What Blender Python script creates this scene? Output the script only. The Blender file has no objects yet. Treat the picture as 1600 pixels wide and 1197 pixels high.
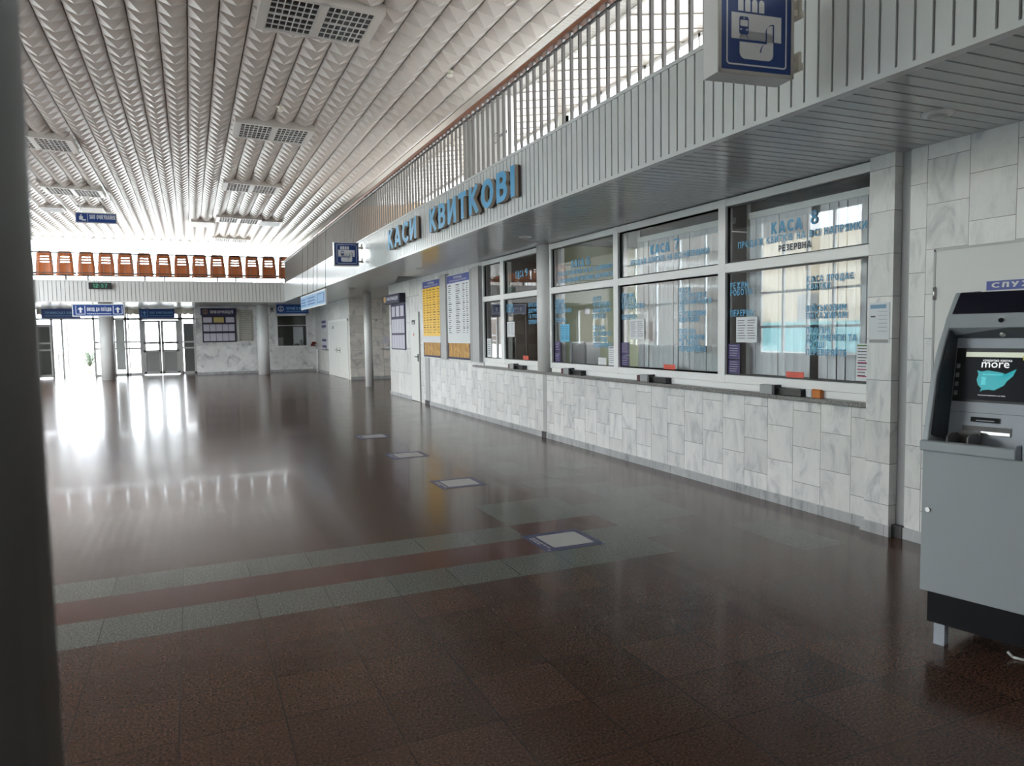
import bpy, math, random
from mathutils import Vector, Matrix
random.seed(7)
PI = math.pi
SC = bpy.context.scene
COL = SC.collection

# ------------------------------------------------------------------ camera, world, light, exposure
cam_d = bpy.data.cameras.new('camera')
cam = bpy.data.objects.new('camera', cam_d); COL.objects.link(cam); SC.camera = cam
cam_d.sensor_width = 36.0; cam_d.sensor_fit = 'HORIZONTAL'; cam_d.lens = 1146.375 / 1600 * 36.0
cam_d.clip_start = 0.05; cam_d.clip_end = 400
_p, _y, _r = 0.06932, 0.41162, -0.01561
_f = Vector((math.sin(_y) * math.cos(_p), math.cos(_y) * math.cos(_p), -math.sin(_p)))
_r0 = Vector((math.cos(_y), -math.sin(_y), 0)); _u0 = _r0.cross(_f)
_rt = _r0 * math.cos(_r) + _u0 * math.sin(_r); _up = -_r0 * math.sin(_r) + _u0 * math.cos(_r)
cam.matrix_world = Matrix(((_rt.x, _up.x, -_f.x, 0), (_rt.y, _up.y, -_f.y, 0), (_rt.z, _up.z, -_f.z, 1.6), (0, 0, 0, 1)))
cam_d.dof.use_dof = True; cam_d.dof.focus_distance = 7.5; cam_d.dof.aperture_fstop = 4.2

wd = bpy.data.worlds.new('overcast_sky'); SC.world = wd; wd.use_nodes = True
_bg = wd.node_tree.nodes['Background']
_bg.inputs['Color'].default_value = (0.90, 0.95, 1.0, 1)
# overcast sky: dimmer at the horizon than overhead
_tc = wd.node_tree.nodes.new('ShaderNodeTexCoord'); _sx = wd.node_tree.nodes.new('ShaderNodeSeparateXYZ'); _ma = wd.node_tree.nodes.new('ShaderNodeMath'); _mm = wd.node_tree.nodes.new('ShaderNodeMath')
_mm.operation = 'MAXIMUM'; _mm.inputs[1].default_value = 0.0; _ma.operation = 'MULTIPLY_ADD'; _ma.inputs[1].default_value = 1.0; _ma.inputs[2].default_value = 0.5
wd.node_tree.links.new(_tc.outputs['Generated'], _sx.inputs[0]); wd.node_tree.links.new(_sx.outputs[2], _mm.inputs[0]); wd.node_tree.links.new(_mm.outputs[0], _ma.inputs[0]); wd.node_tree.links.new(_ma.outputs[0], _bg.inputs['Strength'])

def portal(loc, rot, sx, sy):
    l = bpy.data.lights.new('daylight_portal', 'AREA'); l.shape = 'RECTANGLE'; l.size = sx; l.size_y = sy
    l.cycles.is_portal = True
    o = bpy.data.objects.new('daylight_portal', l); COL.objects.link(o); o.location = loc; o.rotation_euler = rot
portal((-0.2, 38.6, 4.85), (-PI / 2, 0, 0), 16.0, 2.8)         # upper far glazing, facing the hall
portal((-3.9, 35.6, 1.4), (-PI / 2, 0, 0), 8.4, 2.8)           # entrance doors
portal((-8.3, 11.85, 3.0), (0, -PI / 2, 0), 4.7, 15.9)           # side windows
portal((-8.3, 31.1, 1.8), (0, -PI / 2, 0), 1.8, 3.0)             # added lobby window that brightens the far wall
portal((-8.3, 25.0, 3.5), (0, -PI / 2, 0), 5.4, 8.0)             # added side window that brightens the balcony end
portal((7.95, 8.85, 1.95), (0, PI / 2, 0), 1.4, 1.8)            # added back window that lights the ticket booth
portal((7.95, 15.0, 5.65), (0, PI / 2, 0), 1.55, 38.0)           # gallery windows

SC.view_settings.view_transform = 'Standard'; SC.view_settings.look = 'None'
SC.view_settings.exposure = 4.4; SC.view_settings.gamma = 1.0; SC.view_settings.use_curve_mapping = False
SC.cycles.max_bounces = 12; SC.cycles.diffuse_bounces = 6; SC.cycles.glossy_bounces = 5
SC.cycles.transmission_bounces = 6; SC.cycles.transparent_max_bounces = 12
SC.cycles.sample_clamp_indirect = 6.0; SC.cycles.caustics_reflective = False; SC.cycles.caustics_refractive = False
SC.cycles.use_denoising = True

# ------------------------------------------------------------------ materials
MATS = {}
def srgb(r, g, b):
    def c(v):
        v /= 255.0
        return v / 12.92 if v <= 0.04045 else ((v + 0.055) / 1.055) ** 2.4
    return (c(r), c(g), c(b), 1)

class NT:
    def __init__(s, name):
        s.m = bpy.data.materials.new(name); s.m.use_nodes = True
        s.t = s.m.node_tree; s.b = s.t.nodes['Principled BSDF']; s.out = s.t.nodes['Material Output']
    def n(s, typ, **kw):
        nd = s.t.nodes.new(typ)
        for k, v in kw.items(): setattr(nd, k, v)
        return nd
    def l(s, a, b): s.t.links.new(a, b)
    def math(s, op, a, b=None, c=None):
        nd = s.n('ShaderNodeMath', operation=op)
        for i, v in enumerate((a, b, c)):
            if v is None: continue
            if isinstance(v, (int, float)): nd.inputs[i].default_value = v
            else: s.l(v, nd.inputs[i])
        return nd.outputs[0]
    def mix(s, fac, a, b):
        nd = s.n('ShaderNodeMix', data_type='RGBA')
        for i, v in ((0, fac), (6, a), (7, b)):
            if isinstance(v, (int, float)): nd.inputs[i].default_value = v
            elif isinstance(v, tuple): nd.inputs[i].default_value = v
            else: s.l(v, nd.inputs[i])
        return nd.outputs[2]
    def pos(s):
        g = s.n('ShaderNodeNewGeometry'); x = s.n('ShaderNodeSeparateXYZ'); s.l(g.outputs['Position'], x.inputs[0])
        return g.outputs['Position'], x.outputs[0], x.outputs[1], x.outputs[2]
    def noise(s, vec, scale, detail=3, rough=0.55, dist=0.0):
        nd = s.n('ShaderNodeTexNoise'); nd.inputs['Scale'].default_value = scale; nd.inputs['Detail'].default_value = detail
        nd.inputs['Roughness'].default_value = rough; nd.inputs['Distortion'].default_value = dist
        if vec is not None: s.l(vec, nd.inputs['Vector'])
        return nd.outputs['Fac'], nd.outputs['Color']
    def ramp(s, fac, stops):
        nd = s.n('ShaderNodeValToRGB'); e = nd.color_ramp.elements
        while len(e) < len(stops): e.new(0.5)
        for i, (p, c) in enumerate(stops): e[i].position = p; e[i].color = c
        s.l(fac, nd.inputs[0]); return nd.outputs[0]
    def bump(s, h, strength, dist=0.01):
        nd = s.n('ShaderNodeBump'); nd.inputs['Strength'].default_value = strength; nd.inputs['Distance'].default_value = dist
        s.l(h, nd.inputs['Height']); s.l(nd.outputs[0], s.b.inputs['Normal'])

def mat(name, col, rough=0.5, metal=0.0, spec=0.5, noise=0.0, nscale=8.0, emit=None, estr=0.0):
    """plain painted / plastic / metal surface with a slight procedural mottling"""
    if name in MATS: return MATS[name]
    k = NT(name); k.b.inputs['Roughness'].default_value = rough; k.b.inputs['Metallic'].default_value = metal
    k.b.inputs['Specular IOR Level'].default_value = spec
    tc = k.n('ShaderNodeTexCoord')
    f, _ = k.noise(tc.outputs['Object'], nscale, 4)
    a = tuple(max(0, c * (1 - noise)) for c in col[:3]) + (1,); b = tuple(min(1, c * (1 + noise)) for c in col[:3]) + (1,)
    k.l(k.mix(f, a, b), k.b.inputs['Base Color'])
    if emit:
        k.b.inputs['Emission Color'].default_value = emit; k.b.inputs['Emission Strength'].default_value = estr
    MATS[name] = k.m; return k.m

def marble_mat(name, axis, w=0.313, h=0.3175, o=4.62, zo=0.235, stagger=True, base=(0.77, 0.765, 0.75), vein=(0.47, 0.48, 0.50), joints=True):
    """white marble facing: tiles w x h in columns, every other column shifted half a tile; axis = the horizontal one"""
    k = NT(name); P, X, Y, Z = k.pos(); A = Y if axis == 'y' else X
    u = k.math('DIVIDE', k.math('SUBTRACT', A, o), w); cu = k.math('FLOOR', u); fu = k.math('FRACT', u)
    sh = k.math('MULTIPLY', k.math('FLOORED_MODULO', cu, 2.0), 0.5 if stagger else 0.0)
    v = k.math('ADD', k.math('DIVIDE', k.math('SUBTRACT', Z, zo), h), sh); cv = k.math('FLOOR', v); fv = k.math('FRACT', v)
    wn = k.n('ShaderNodeTexWhiteNoise', noise_dimensions='2D'); cmb = k.n('ShaderNodeCombineXYZ'); k.l(cu, cmb.inputs[0]); k.l(cv, cmb.inputs[1]); k.l(cmb.outputs[0], wn.inputs['Vector'])
    off = k.n('ShaderNodeVectorMath', operation='MULTIPLY_ADD'); k.l(wn.outputs['Color'], off.inputs[0]); off.inputs[1].default_value = (7, 7, 7); k.l(P, off.inputs[2])
    mp = k.n('ShaderNodeMapping'); mp.inputs['Rotation'].default_value = (0.75, 0.0, 0.3) if axis == 'y' else (0, 0.75, 0.3); mp.inputs['Scale'].default_value = (1, 2.6, 1.0)
    k.l(off.outputs[0], mp.inputs[0])
    f1, _ = k.noise(mp.outputs[0], 2.6, 6, 0.62, 0.9)
    r = k.ramp(f1, [(0.30, vein + (1,)), (0.47, tuple(0.80 * b + 0.2 * v for b, v in zip(base, vein)) + (1,)), (0.60, base + (1,))])
    tint = k.math('MULTIPLY_ADD', wn.outputs['Value'], 0.16, 0.90)
    hs = k.n('ShaderNodeHueSaturation'); k.l(r, hs.inputs['Color']); k.l(tint, hs.inputs['Value'])
    col = hs.outputs[0]
    if joints:
        j = k.math('MAXIMUM', k.math('LESS_THAN', fu, 0.014), k.math('LESS_THAN', fv, 0.014))
        col = k.mix(j, col, (0.22, 0.22, 0.22, 1))
    k.l(col, k.b.inputs['Base Color']); k.b.inputs['Roughness'].default_value = 0.28
    MATS[name] = k.m; return k.m

def granite(name, base, speck_a, speck_b, rough=0.15, scale=160, var=0.25, joints=False, jx=0.298, jw=0.4085, jy=4.30, jh=0.3975):
    k = NT(name); P, X, Y, Z = k.pos()
    f, c = k.noise(P, scale, 3, 0.7)
    f2, _ = k.noise(P, 2.2, 4, 0.6)
    col = k.ramp(f, [(0.34, speck_a), (0.5, base), (0.68, speck_b)])
    u = k.math('DIVIDE', k.math('SUBTRACT', X, jx), jw); v = k.math('DIVIDE', k.math('SUBTRACT', Y, jy), jh)
    wn = k.n('ShaderNodeTexWhiteNoise', noise_dimensions='2D'); cmb = k.n('ShaderNodeCombineXYZ')
    k.l(k.math('FLOOR', u), cmb.inputs[0]); k.l(k.math('FLOOR', v), cmb.inputs[1]); k.l(cmb.outputs[0], wn.inputs['Vector'])
    val = k.math('MULTIPLY_ADD', k.math('ADD', wn.outputs['Value'], f2), var, 1.0 - var)
    hs = k.n('ShaderNodeHueSaturation'); k.l(col, hs.inputs['Color']); k.l(val, hs.inputs['Value'])
    out = hs.outputs[0]
    if joints:
        j = k.math('MAXIMUM', k.math('LESS_THAN', k.math('FRACT', u), 0.013), k.math('LESS_THAN', k.math('FRACT', v), 0.012))
        out = k.mix(k.math('MULTIPLY', j, 0.75), out, (0.012, 0.010, 0.010, 1))
        f3, _ = k.noise(P, 3.5, 3)
        k.l(k.math('MULTIPLY_ADD', f3, 0.06, rough - 0.03), k.b.inputs['Roughness'])
        k.b.inputs['Coat Weight'].default_value = 0.10; k.b.inputs['Coat Roughness'].default_value = 0.05; k.b.inputs['Specular IOR Level'].default_value = 0.24
    else: k.b.inputs['Roughness'].default_value = rough
    k.l(out, k.b.inputs['Base Color'])
    MATS[name] = k.m; return k.m

def glass_mat(name, tint=(0.93, 0.96, 0.95, 1), boost=1.7):
    k = NT(name); k.t.nodes.remove(k.b)
    tr = k.n('ShaderNodeBsdfTransparent'); tr.inputs[0].default_value = tint
    gl = k.n('ShaderNodeBsdfGlossy'); gl.inputs['Roughness'].default_value = 0.01; gl.inputs['Color'].default_value = (1, 1, 1, 1)
    fr = k.n('ShaderNodeFresnel'); fr.inputs['IOR'].default_value = 1.5
    ge = k.n('ShaderNodeNewGeometry'); front = k.math('SUBTRACT', 1.0, ge.outputs['Backfacing'])
    mx = k.n('ShaderNodeMixShader'); k.l(k.math('MULTIPLY', k.math('MINIMUM', k.math('MULTIPLY', fr.outputs[0], boost), 1.0), front), mx.inputs[0])
    k.l(tr.outputs[0], mx.inputs[1]); k.l(gl.outputs[0], mx.inputs[2]); k.l(mx.outputs[0], k.out.inputs[0])
    MATS[name] = k.m; return k.m

def wood(name, a, b):
    k = NT(name); P, X, Y, Z = k.pos(); mp = k.n('ShaderNodeMapping'); mp.inputs['Scale'].default_value = (30, 2, 30); k.l(P, mp.inputs[0])
    f, _ = k.noise(mp.outputs[0], 2, 4, 0.6, 0.6); k.l(k.mix(f, a, b), k.b.inputs['Base Color']); k.b.inputs['Roughness'].default_value = 0.35
    MATS[name] = k.m; return k.m

marble_y = marble_mat('marble_counter', 'y')
marble_x = marble_mat('marble_cross', 'x', 0.62, 0.31, 5.1, 0.1, True, (0.76, 0.70, 0.64), (0.45, 0.44, 0.44))
marble_big = marble_mat('marble_end', 'y', 0.62, 0.62, 17.24, 0.0, False, (0.72, 0.715, 0.70), (0.42, 0.42, 0.43))
marble_far = marble_mat('marble_far', 'x', 1.2, 1.2, 0.2, 0.0, False, (0.84, 0.825, 0.81), (0.46, 0.46, 0.47), False)
marble_grey = marble_mat('marble_plinth', 'y', 0.35, 3.0, 4.62, -1.0, False, (0.45, 0.46, 0.47), (0.20, 0.21, 0.22))
marble_grey_x = marble_mat('marble_plinth_cross', 'x', 0.35, 3.0, 0.2, -1.0, False, (0.40, 0.40, 0.40), (0.20, 0.21, 0.22))
floor_brown = granite('floor_granite_brown', (0.074, 0.038, 0.026, 1), (0.022, 0.012, 0.009, 1), (0.150, 0.080, 0.054, 1), 0.19, 90, 0.30, True)
floor_grey = granite('floor_granite_grey', (0.105, 0.107, 0.092, 1), (0.050, 0.052, 0.045, 1), (0.20, 0.204, 0.178, 1), 0.20, 90, 0.20, True)
floor_red = granite('floor_granite_red', (0.092, 0.032, 0.021, 1), (0.050, 0.017, 0.012, 1), (0.15, 0.060, 0.042, 1), 0.19, 120, 0.20, True)
counter_gran = granite('counter_granite', (0.16, 0.155, 0.15, 1), (0.035, 0.033, 0.033, 1), (0.38, 0.37, 0.36, 1), 0.3, 140, 0.05)
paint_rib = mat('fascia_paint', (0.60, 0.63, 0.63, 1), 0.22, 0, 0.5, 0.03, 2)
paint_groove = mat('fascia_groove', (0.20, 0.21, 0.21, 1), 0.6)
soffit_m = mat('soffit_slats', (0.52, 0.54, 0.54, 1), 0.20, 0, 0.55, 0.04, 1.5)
white = mat('white_paint', (0.74, 0.74, 0.72, 1), 0.4, 0, 0.5, 0.04, 5)
pvc = mat('white_pvc', (0.87, 0.87, 0.86, 1), 0.3, 0, 0.5, 0.02, 3)
pvc_grey = mat('grey_pvc', (0.52, 0.52, 0.51, 1), 0.35, 0, 0.5, 0.03, 3)
panel_grey = mat('panel_grey', (0.34, 0.34, 0.335, 1), 0.4, 0, 0.4, 0.03, 3)
trim_grey = mat('trim_grey', (0.42, 0.42, 0.42, 1), 0.35, 0, 0.5, 0.04, 4)
ceil_m = mat('ceiling_panel', (0.57, 0.51, 0.465, 1), 0.32, 0, 0.5, 0.03, 1)
ceil_trim = mat('ceiling_trim', (0.56, 0.52, 0.475, 1), 0.4, 0, 0.5, 0.02, 2)
plank_m = mat('ceiling_planks', (0.36, 0.305, 0.25, 1), 0.35, 0, 0.5, 0.02, 2)
black = mat('black_plastic', (0.012, 0.012, 0.013, 1), 0.4)
dark = mat('dark_grey', (0.05, 0.05, 0.052, 1), 0.5)
glass = glass_mat('window_glass', (0.955, 0.97, 0.97, 1))
glass_dark = glass_mat('tinted_glass', (0.16, 0.17, 0.17, 1), 1.7)
rail_wood = wood('handrail_wood', (0.20, 0.060, 0.022, 1), (0.32, 0.11, 0.045, 1))
steel_grey = mat('rail_paint', (0.21, 0.19, 0.175, 1), 0.45, 0, 0.4, 0.05, 6)
steel = mat('brushed_steel', (0.62, 0.62, 0.62, 1), 0.28, 1.0)
col_white = mat('column_paint', (0.78, 0.775, 0.76, 1), 0.35, 0, 0.5, 0.03, 3)
col_grey = mat('column_grey', (0.13, 0.13, 0.125, 1), 0.45, 0, 0.4, 0.05, 3)
sky_blue = mat('letter_blue', srgb(70, 158, 206), 0.35)
text_blue = mat('vinyl_blue', srgb(92, 160, 200), 0.5)
text_navy = mat('vinyl_navy', srgb(38, 42, 66), 0.5)
letter_side = mat('letter_side', (0.095, 0.048, 0.028, 1), 0.5)
sign_blue = mat('sign_blue', srgb(8, 52, 118), 0.35)
sign_deep = mat('sign_deep_blue', srgb(22, 58, 122), 0.4)
sign_white = mat('sign_white', (0.66, 0.67, 0.68, 1), 0.4)
sign_pale = mat('sign_pale_blue', srgb(120, 168, 208), 0.4)
navy = mat('board_navy', srgb(44, 40, 78), 0.45)
royal = mat('board_royal', srgb(58, 74, 162), 0.4)
yellow = mat('board_yellow', srgb(240, 188, 20), 0.35, 0, 0.5, 0.04, 3)
paper = mat('paper_white', (0.76, 0.77, 0.79, 1), 0.55, 0, 0.4, 0.02, 4)
paper_lilac = mat('paper_lilac', (0.60, 0.58, 0.66, 1), 0.5)
ink = mat('print_ink', (0.06, 0.06, 0.075, 1), 0.6)
red_card = mat('red_card', srgb(226, 92, 74), 0.5)
purple = mat('sticker_purple', srgb(62, 48, 104), 0.4)
maroon = mat('maroon_plastic', srgb(70, 20, 28), 0.4)
grey_plastic = mat('grey_plastic', (0.33, 0.34, 0.35, 1), 0.35)
atm_grey = mat('atm_grey', srgb(166, 173, 178), 0.35, 0, 0.5, 0.02, 4)
atm_dark = mat('atm_dark_grey', srgb(84, 90, 98), 0.42)
atm_light = mat('atm_light_grey', srgb(178, 186, 196), 0.35)
atm_base = mat('atm_plinth', (0.004, 0.0045, 0.008, 1), 0.6, 0, 0.3)
header_glass = mat('atm_header', srgb(30, 29, 44), 0.12)
seat_brown = mat('seat_shell', srgb(186, 104, 58), 0.4, 0, 0.5, 0.05, 4)
gold = NT('gold_foil'); _f1, _ = gold.noise(None, 9, 4, 0.6, 1.5); _tc = gold.n('ShaderNodeTexCoord'); _mp = gold.n('ShaderNodeMapping'); _mp.inputs['Scale'].default_value = (1, 5, 0.8)
gold.l(_tc.outputs['Object'], _mp.inputs[0]); gold.l(_mp.outputs[0], _f1.node.inputs['Vector'])
gold.l(gold.ramp(_f1, [(0.35, srgb(120, 72, 22)), (0.52, srgb(206, 150, 60)), (0.66, srgb(240, 214, 150))]), gold.b.inputs['Base Color']); gold.b.inputs['Roughness'].default_value = 0.3; gold.b.inputs['Metallic'].default_value = 0.35
gold.bump(_f1, 0.5, 0.02); gold = gold.m
green_wall = mat('green_wall', srgb(118, 123, 94), 0.7, 0, 0.3, 0.03, 2)
brown_wall = mat('brown_wall', srgb(128, 112, 96), 0.7, 0, 0.3, 0.05, 2)
blind_m = mat('blind_fabric', (0.80, 0.80, 0.83, 1), 0.7, 0, 0.3, 0.03, 6)
curtain_m = mat('curtain_cloth', (0.72, 0.71, 0.70, 1), 0.8, 0, 0.2, 0.04, 8)
cupboard = wood('cupboard_wood', (0.13, 0.085, 0.055, 1), (0.19, 0.13, 0.085, 1))
tan = mat('tan_cloth', srgb(206, 172, 138), 0.7, 0, 0.3, 0.05, 3)
asphalt = mat('outside_paving', (0.42, 0.41, 0.39, 1), 0.9, 0, 0.2, 0.08, 0.8)
facade = mat('facade_cream', (0.62, 0.54, 0.42, 1), 0.8, 0, 0.3, 0.05, 0.5)
teal = mat('fence_teal', (0.20, 0.45, 0.48, 1), 0.7)
leaf = mat('leaf_green', (0.035, 0.06, 0.03, 1), 0.5, 0, 0.5, 0.3, 12)
flower = mat('flower_red', (0.20, 0.022, 0.014, 1), 0.6, 0, 0.4, 0.3, 40)
reflection_m = NT('reflection_cream'); _f2, _ = reflection_m.noise(None, 5, 4, 0.6, 2.0); reflection_m.l(reflection_m.ramp(_f2, [(0.35, (0.42, 0.37, 0.26, 1)), (0.6, (0.88, 0.85, 0.74, 1))]), reflection_m.b.inputs['Base Color']); reflection_m.b.inputs['Roughness'].default_value = 0.2; reflection_m.bump(_f2, 0.8, 0.05); reflection_m = reflection_m.m  # cream mottling painted for daylight reflected in the glossy lobby ceiling

# ------------------------------------------------------------------ geometry helpers
_TXT = {}
def glyphs(s, bold):
    if (s, bold) in _TXT: return _TXT[(s, bold)]
    c = bpy.data.curves.new('t', 'FONT'); c.body = s; c.resolution_u = 2; c.offset = bold; c.size = 1
    o = bpy.data.objects.new('t', c); m = o.to_mesh()
    vs = [(v.co.x, v.co.y) for v in m.vertices]; fs = [tuple(p.vertices) for p in m.polygons if p.normal.z > 0]
    # outline edges (for extruded letters)
    cnt = {}
    for f in fs:
        for i in range(len(f)):
            e = (f[i], f[(i + 1) % len(f)]); cnt[e] = cnt.get(e, 0) + 1
    rim = [e for e in cnt if (e[1], e[0]) not in cnt]
    o.to_mesh_clear(); bpy.data.objects.remove(o); bpy.data.curves.remove(c)
    _TXT[(s, bold)] = (vs, fs, rim); return _TXT[(s, bold)]

# ---- stroke alphabet for painted / vinyl / raised capitals
def _arc(cx, cy, rx, ry, a0, a1, n=10): return [(cx + rx * math.cos(math.radians(a0 + (a1 - a0) * k / n)), cy + ry * math.sin(math.radians(a0 + (a1 - a0) * k / n))) for k in range(n + 1)]
def stroke_char(c, t):
    h = t / 2; T = 1 - h
    def V(x): return [(x, 0), (x, 1)]
    def bowl(x0, x1, y0, y1):
        r = (y1 - y0) / 2; rx = min(r, (x1 - x0) * .6); return [(x0, y1)] + _arc(x1 - rx, (y0 + y1) / 2, rx, r, 90, -90) + [(x0, y0)]
    def O(x0, x1, a0=90, a1=450, n=20): return _arc((x0 + x1) / 2, .5, (x1 - x0) / 2, .5 - h, a0, a1, n)
    L = {
     'А': (.72, [[(h * .9, 0), (.36 - h * .3, 1)], [(.72 - h * .9, 0), (.36 + h * .3, 1)], [(.17, .28), (.55, .28)]]),
     'Б': (.60, [V(h), [(h, T), (.54, T)], bowl(h, .60 - h, h, .57)]), 'В': (.60, [V(h), bowl(h, .57 - h, .53, T), bowl(h, .60 - h, h, .53)]),
     'Г': (.52, [V(h), [(h, T), (.52, T)]]), 'Д': (.74, [[(h, -.17), (h, h), (.74 - h, h), (.74 - h, -.17)], [(.15, h), (.24, T), (.74 - h - .08, T), (.74 - h - .08, h)]]),
     'Е': (.54, [V(h), [(h, T), (.54, T)], [(h, .52), (.49, .52)], [(h, h), (.54, h)]]), 'Є': (.64, [O(h, .70, 40, 320), [(h, .5), (.46, .5)]]),
     'Ж': (.92, [V(.46), [(h, 1), (.46, .5)], [(.92 - h, 1), (.46, .5)], [(h, 0), (.46, .5)], [(.92 - h, 0), (.46, .5)]]),
     'З': (.56, [[(.06, .84)] + _arc(.27, .76, .25 - h, .24 - h, 140, -90, 10) + [(.20, .52)], [(.20, .52)] + _arc(.27, .26, .29 - h, .26 - h, 90, -150, 12)]),
     'И': (.66, [V(h), V(.66 - h), [(h, .06), (.66 - h, .94)]]), 'Й': (.66, [V(h), V(.66 - h), [(h, .06), (.66 - h, .94)], _arc(.33, 1.24, .14, .12, 180, 360, 6)]),
     'І': (t, [V(h)]), 'Ї': (.34, [V(.17), [(0, 1.16), (.11, 1.16)], [(.23, 1.16), (.34, 1.16)]]),
     'К': (.64, [V(h), [(h, .44), (.64 - h, 1)], [(.20, .56), (.64 - h * .8, 0)]]), 'Л': (.64, [[(h * .6, h), (.14, h), (.20, T), (.64 - h, T), (.64 - h, 0)]]),
     'М': (.80, [V(h), V(.80 - h), [(h, .95), (.40, .25)], [(.80 - h, .95), (.40, .25)]]), 'Н': (.66, [V(h), V(.66 - h), [(h, .52), (.66 - h, .52)]]),
     'О': (.74, [O(h, .74 - h)]), 'П': (.66, [[(h, 0), (h, T), (.66 - h, T), (.66 - h, 0)]]), 'Р': (.58, [V(h), bowl(h, .58 - h, .42, T)]),
     'С': (.66, [O(h, .72, 42, 318)]), 'Т': (.60, [V(.30), [(0, T), (.60, T)]]), 'У': (.64, [[(h * .8, 1), (.34, .36)], [(.64 - h * .8, 1), (.22, 0)]]),
     'Ф': (.80, [V(.40), _arc(.40, .52, .40 - h, .32, 0, 360, 18)]), 'Х': (.64, [[(h * .8, 0), (.64 - h * .8, 1)], [(h * .8, 1), (.64 - h * .8, 0)]]),
     'Ц': (.70, [[(h, 1), (h, h), (.60 - h, h), (.60 - h, 1)], [(.56, h), (.70 - h, h), (.70 - h, -.17)]]), 'Ч': (.60, [V(.60 - h), [(h, 1), (h, .5), (.60 - h, .46)]]),
     'Ш': (.88, [[(h, 1), (h, h), (.88 - h, h), (.88 - h, 1)], V(.44)]), 'Щ': (.96, [[(h, 1), (h, h), (.86 - h, h), (.86 - h, 1)], V(.43), [(.82, h), (.96 - h, h), (.96 - h, -.17)]]),
     'Ь': (.58, [V(h), bowl(h, .58 - h, h, .56)]), 'Ю': (.96, [V(h), [(h, .5), (.34, .5)], _arc(.62, .5, .34 - h, .5 - h, 0, 360, 18)]), 'Я': (.60, [V(.60 - h), [(.60 - h, T)] + _arc(.30, .72, .30 - h, .28 - h, 90, 270, 8) + [(.60 - h, .44)], [(.32, .46), (h * .8, 0)]]),
     '6': (.60, [_arc(.30, .31, .30 - h, .31 - h, 0, 360, 16), [(h, .31)] + _arc(.40, .40, .40 - h, .60 - h, 175, 70, 8)]), '7': (.58, [[(0, T), (.52, T), (.20, 0)]]),
     '8': (.60, [_arc(.30, .29, .30 - h, .29 - h, 0, 360, 16), _arc(.30, .76, .26 - h, .24 - h, 0, 360, 16)]), '9': (.60, [_arc(.30, .69, .30 - h, .31 - h, 0, 360, 16), [(.60 - h, .69)] + _arc(.20, .60, .40 - h, .60 - h, -5, -110, 8)]),
     '1': (.34, [V(.26), [(.02, .80), (.26, T)]]), '2': (.58, [_arc(.29, .72, .29 - h, .28 - h, 170, -30, 10) + [(.06, h), (.58, h)]]), '3': (.56, [[(.06, .84)] + _arc(.27, .76, .25 - h, .24 - h, 140, -90, 10) + [(.20, .52)], [(.20, .52)] + _arc(.27, .26, .29 - h, .26 - h, 90, -150, 12)]),
     ':': (.16, [[(.08, .12), (.08, .28)], [(.08, .56), (.08, .72)]]), ' ': (.34, [])}
    return L.get(c)
def ribbon(pl, t):
    """polyline -> mitred band of quads: list of (left, right) points"""
    n = len(pl); closed = n > 3 and abs(pl[0][0] - pl[-1][0]) < 1e-6 and abs(pl[0][1] - pl[-1][1]) < 1e-6; out = []
    for i in range(n):
        a = pl[i - 1] if i > 0 else (pl[-2] if closed else None); b = pl[i + 1] if i < n - 1 else (pl[1] if closed else None); p = pl[i]
        ns = []
        for u, v in ((a, p), (p, b)):
            if u is None or v is None: continue
            dx, dy = v[0] - u[0], v[1] - u[1]; l = math.hypot(dx, dy) or 1; ns.append((-dy / l, dx / l))
        mx, my = sum(q[0] for q in ns), sum(q[1] for q in ns); l = math.hypot(mx, my) or 1; mx, my = mx / l, my / l
        k = 1 / max(.45, mx * ns[0][0] + my * ns[0][1]) * t / 2
        out.append(((p[0] + mx * k, p[1] + my * k), (p[0] - mx * k, p[1] - my * k)))
    return out
def stroke_text(s, t):
    x = 0; res = []
    for c in s:
        w, pls = stroke_char(c, t); res += [[((a[0] + x, a[1]), (b[0] + x, b[1])) for a, b in ribbon(pl, t)] for pl in pls]; x += w + .17
    return x - .17, res

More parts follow.
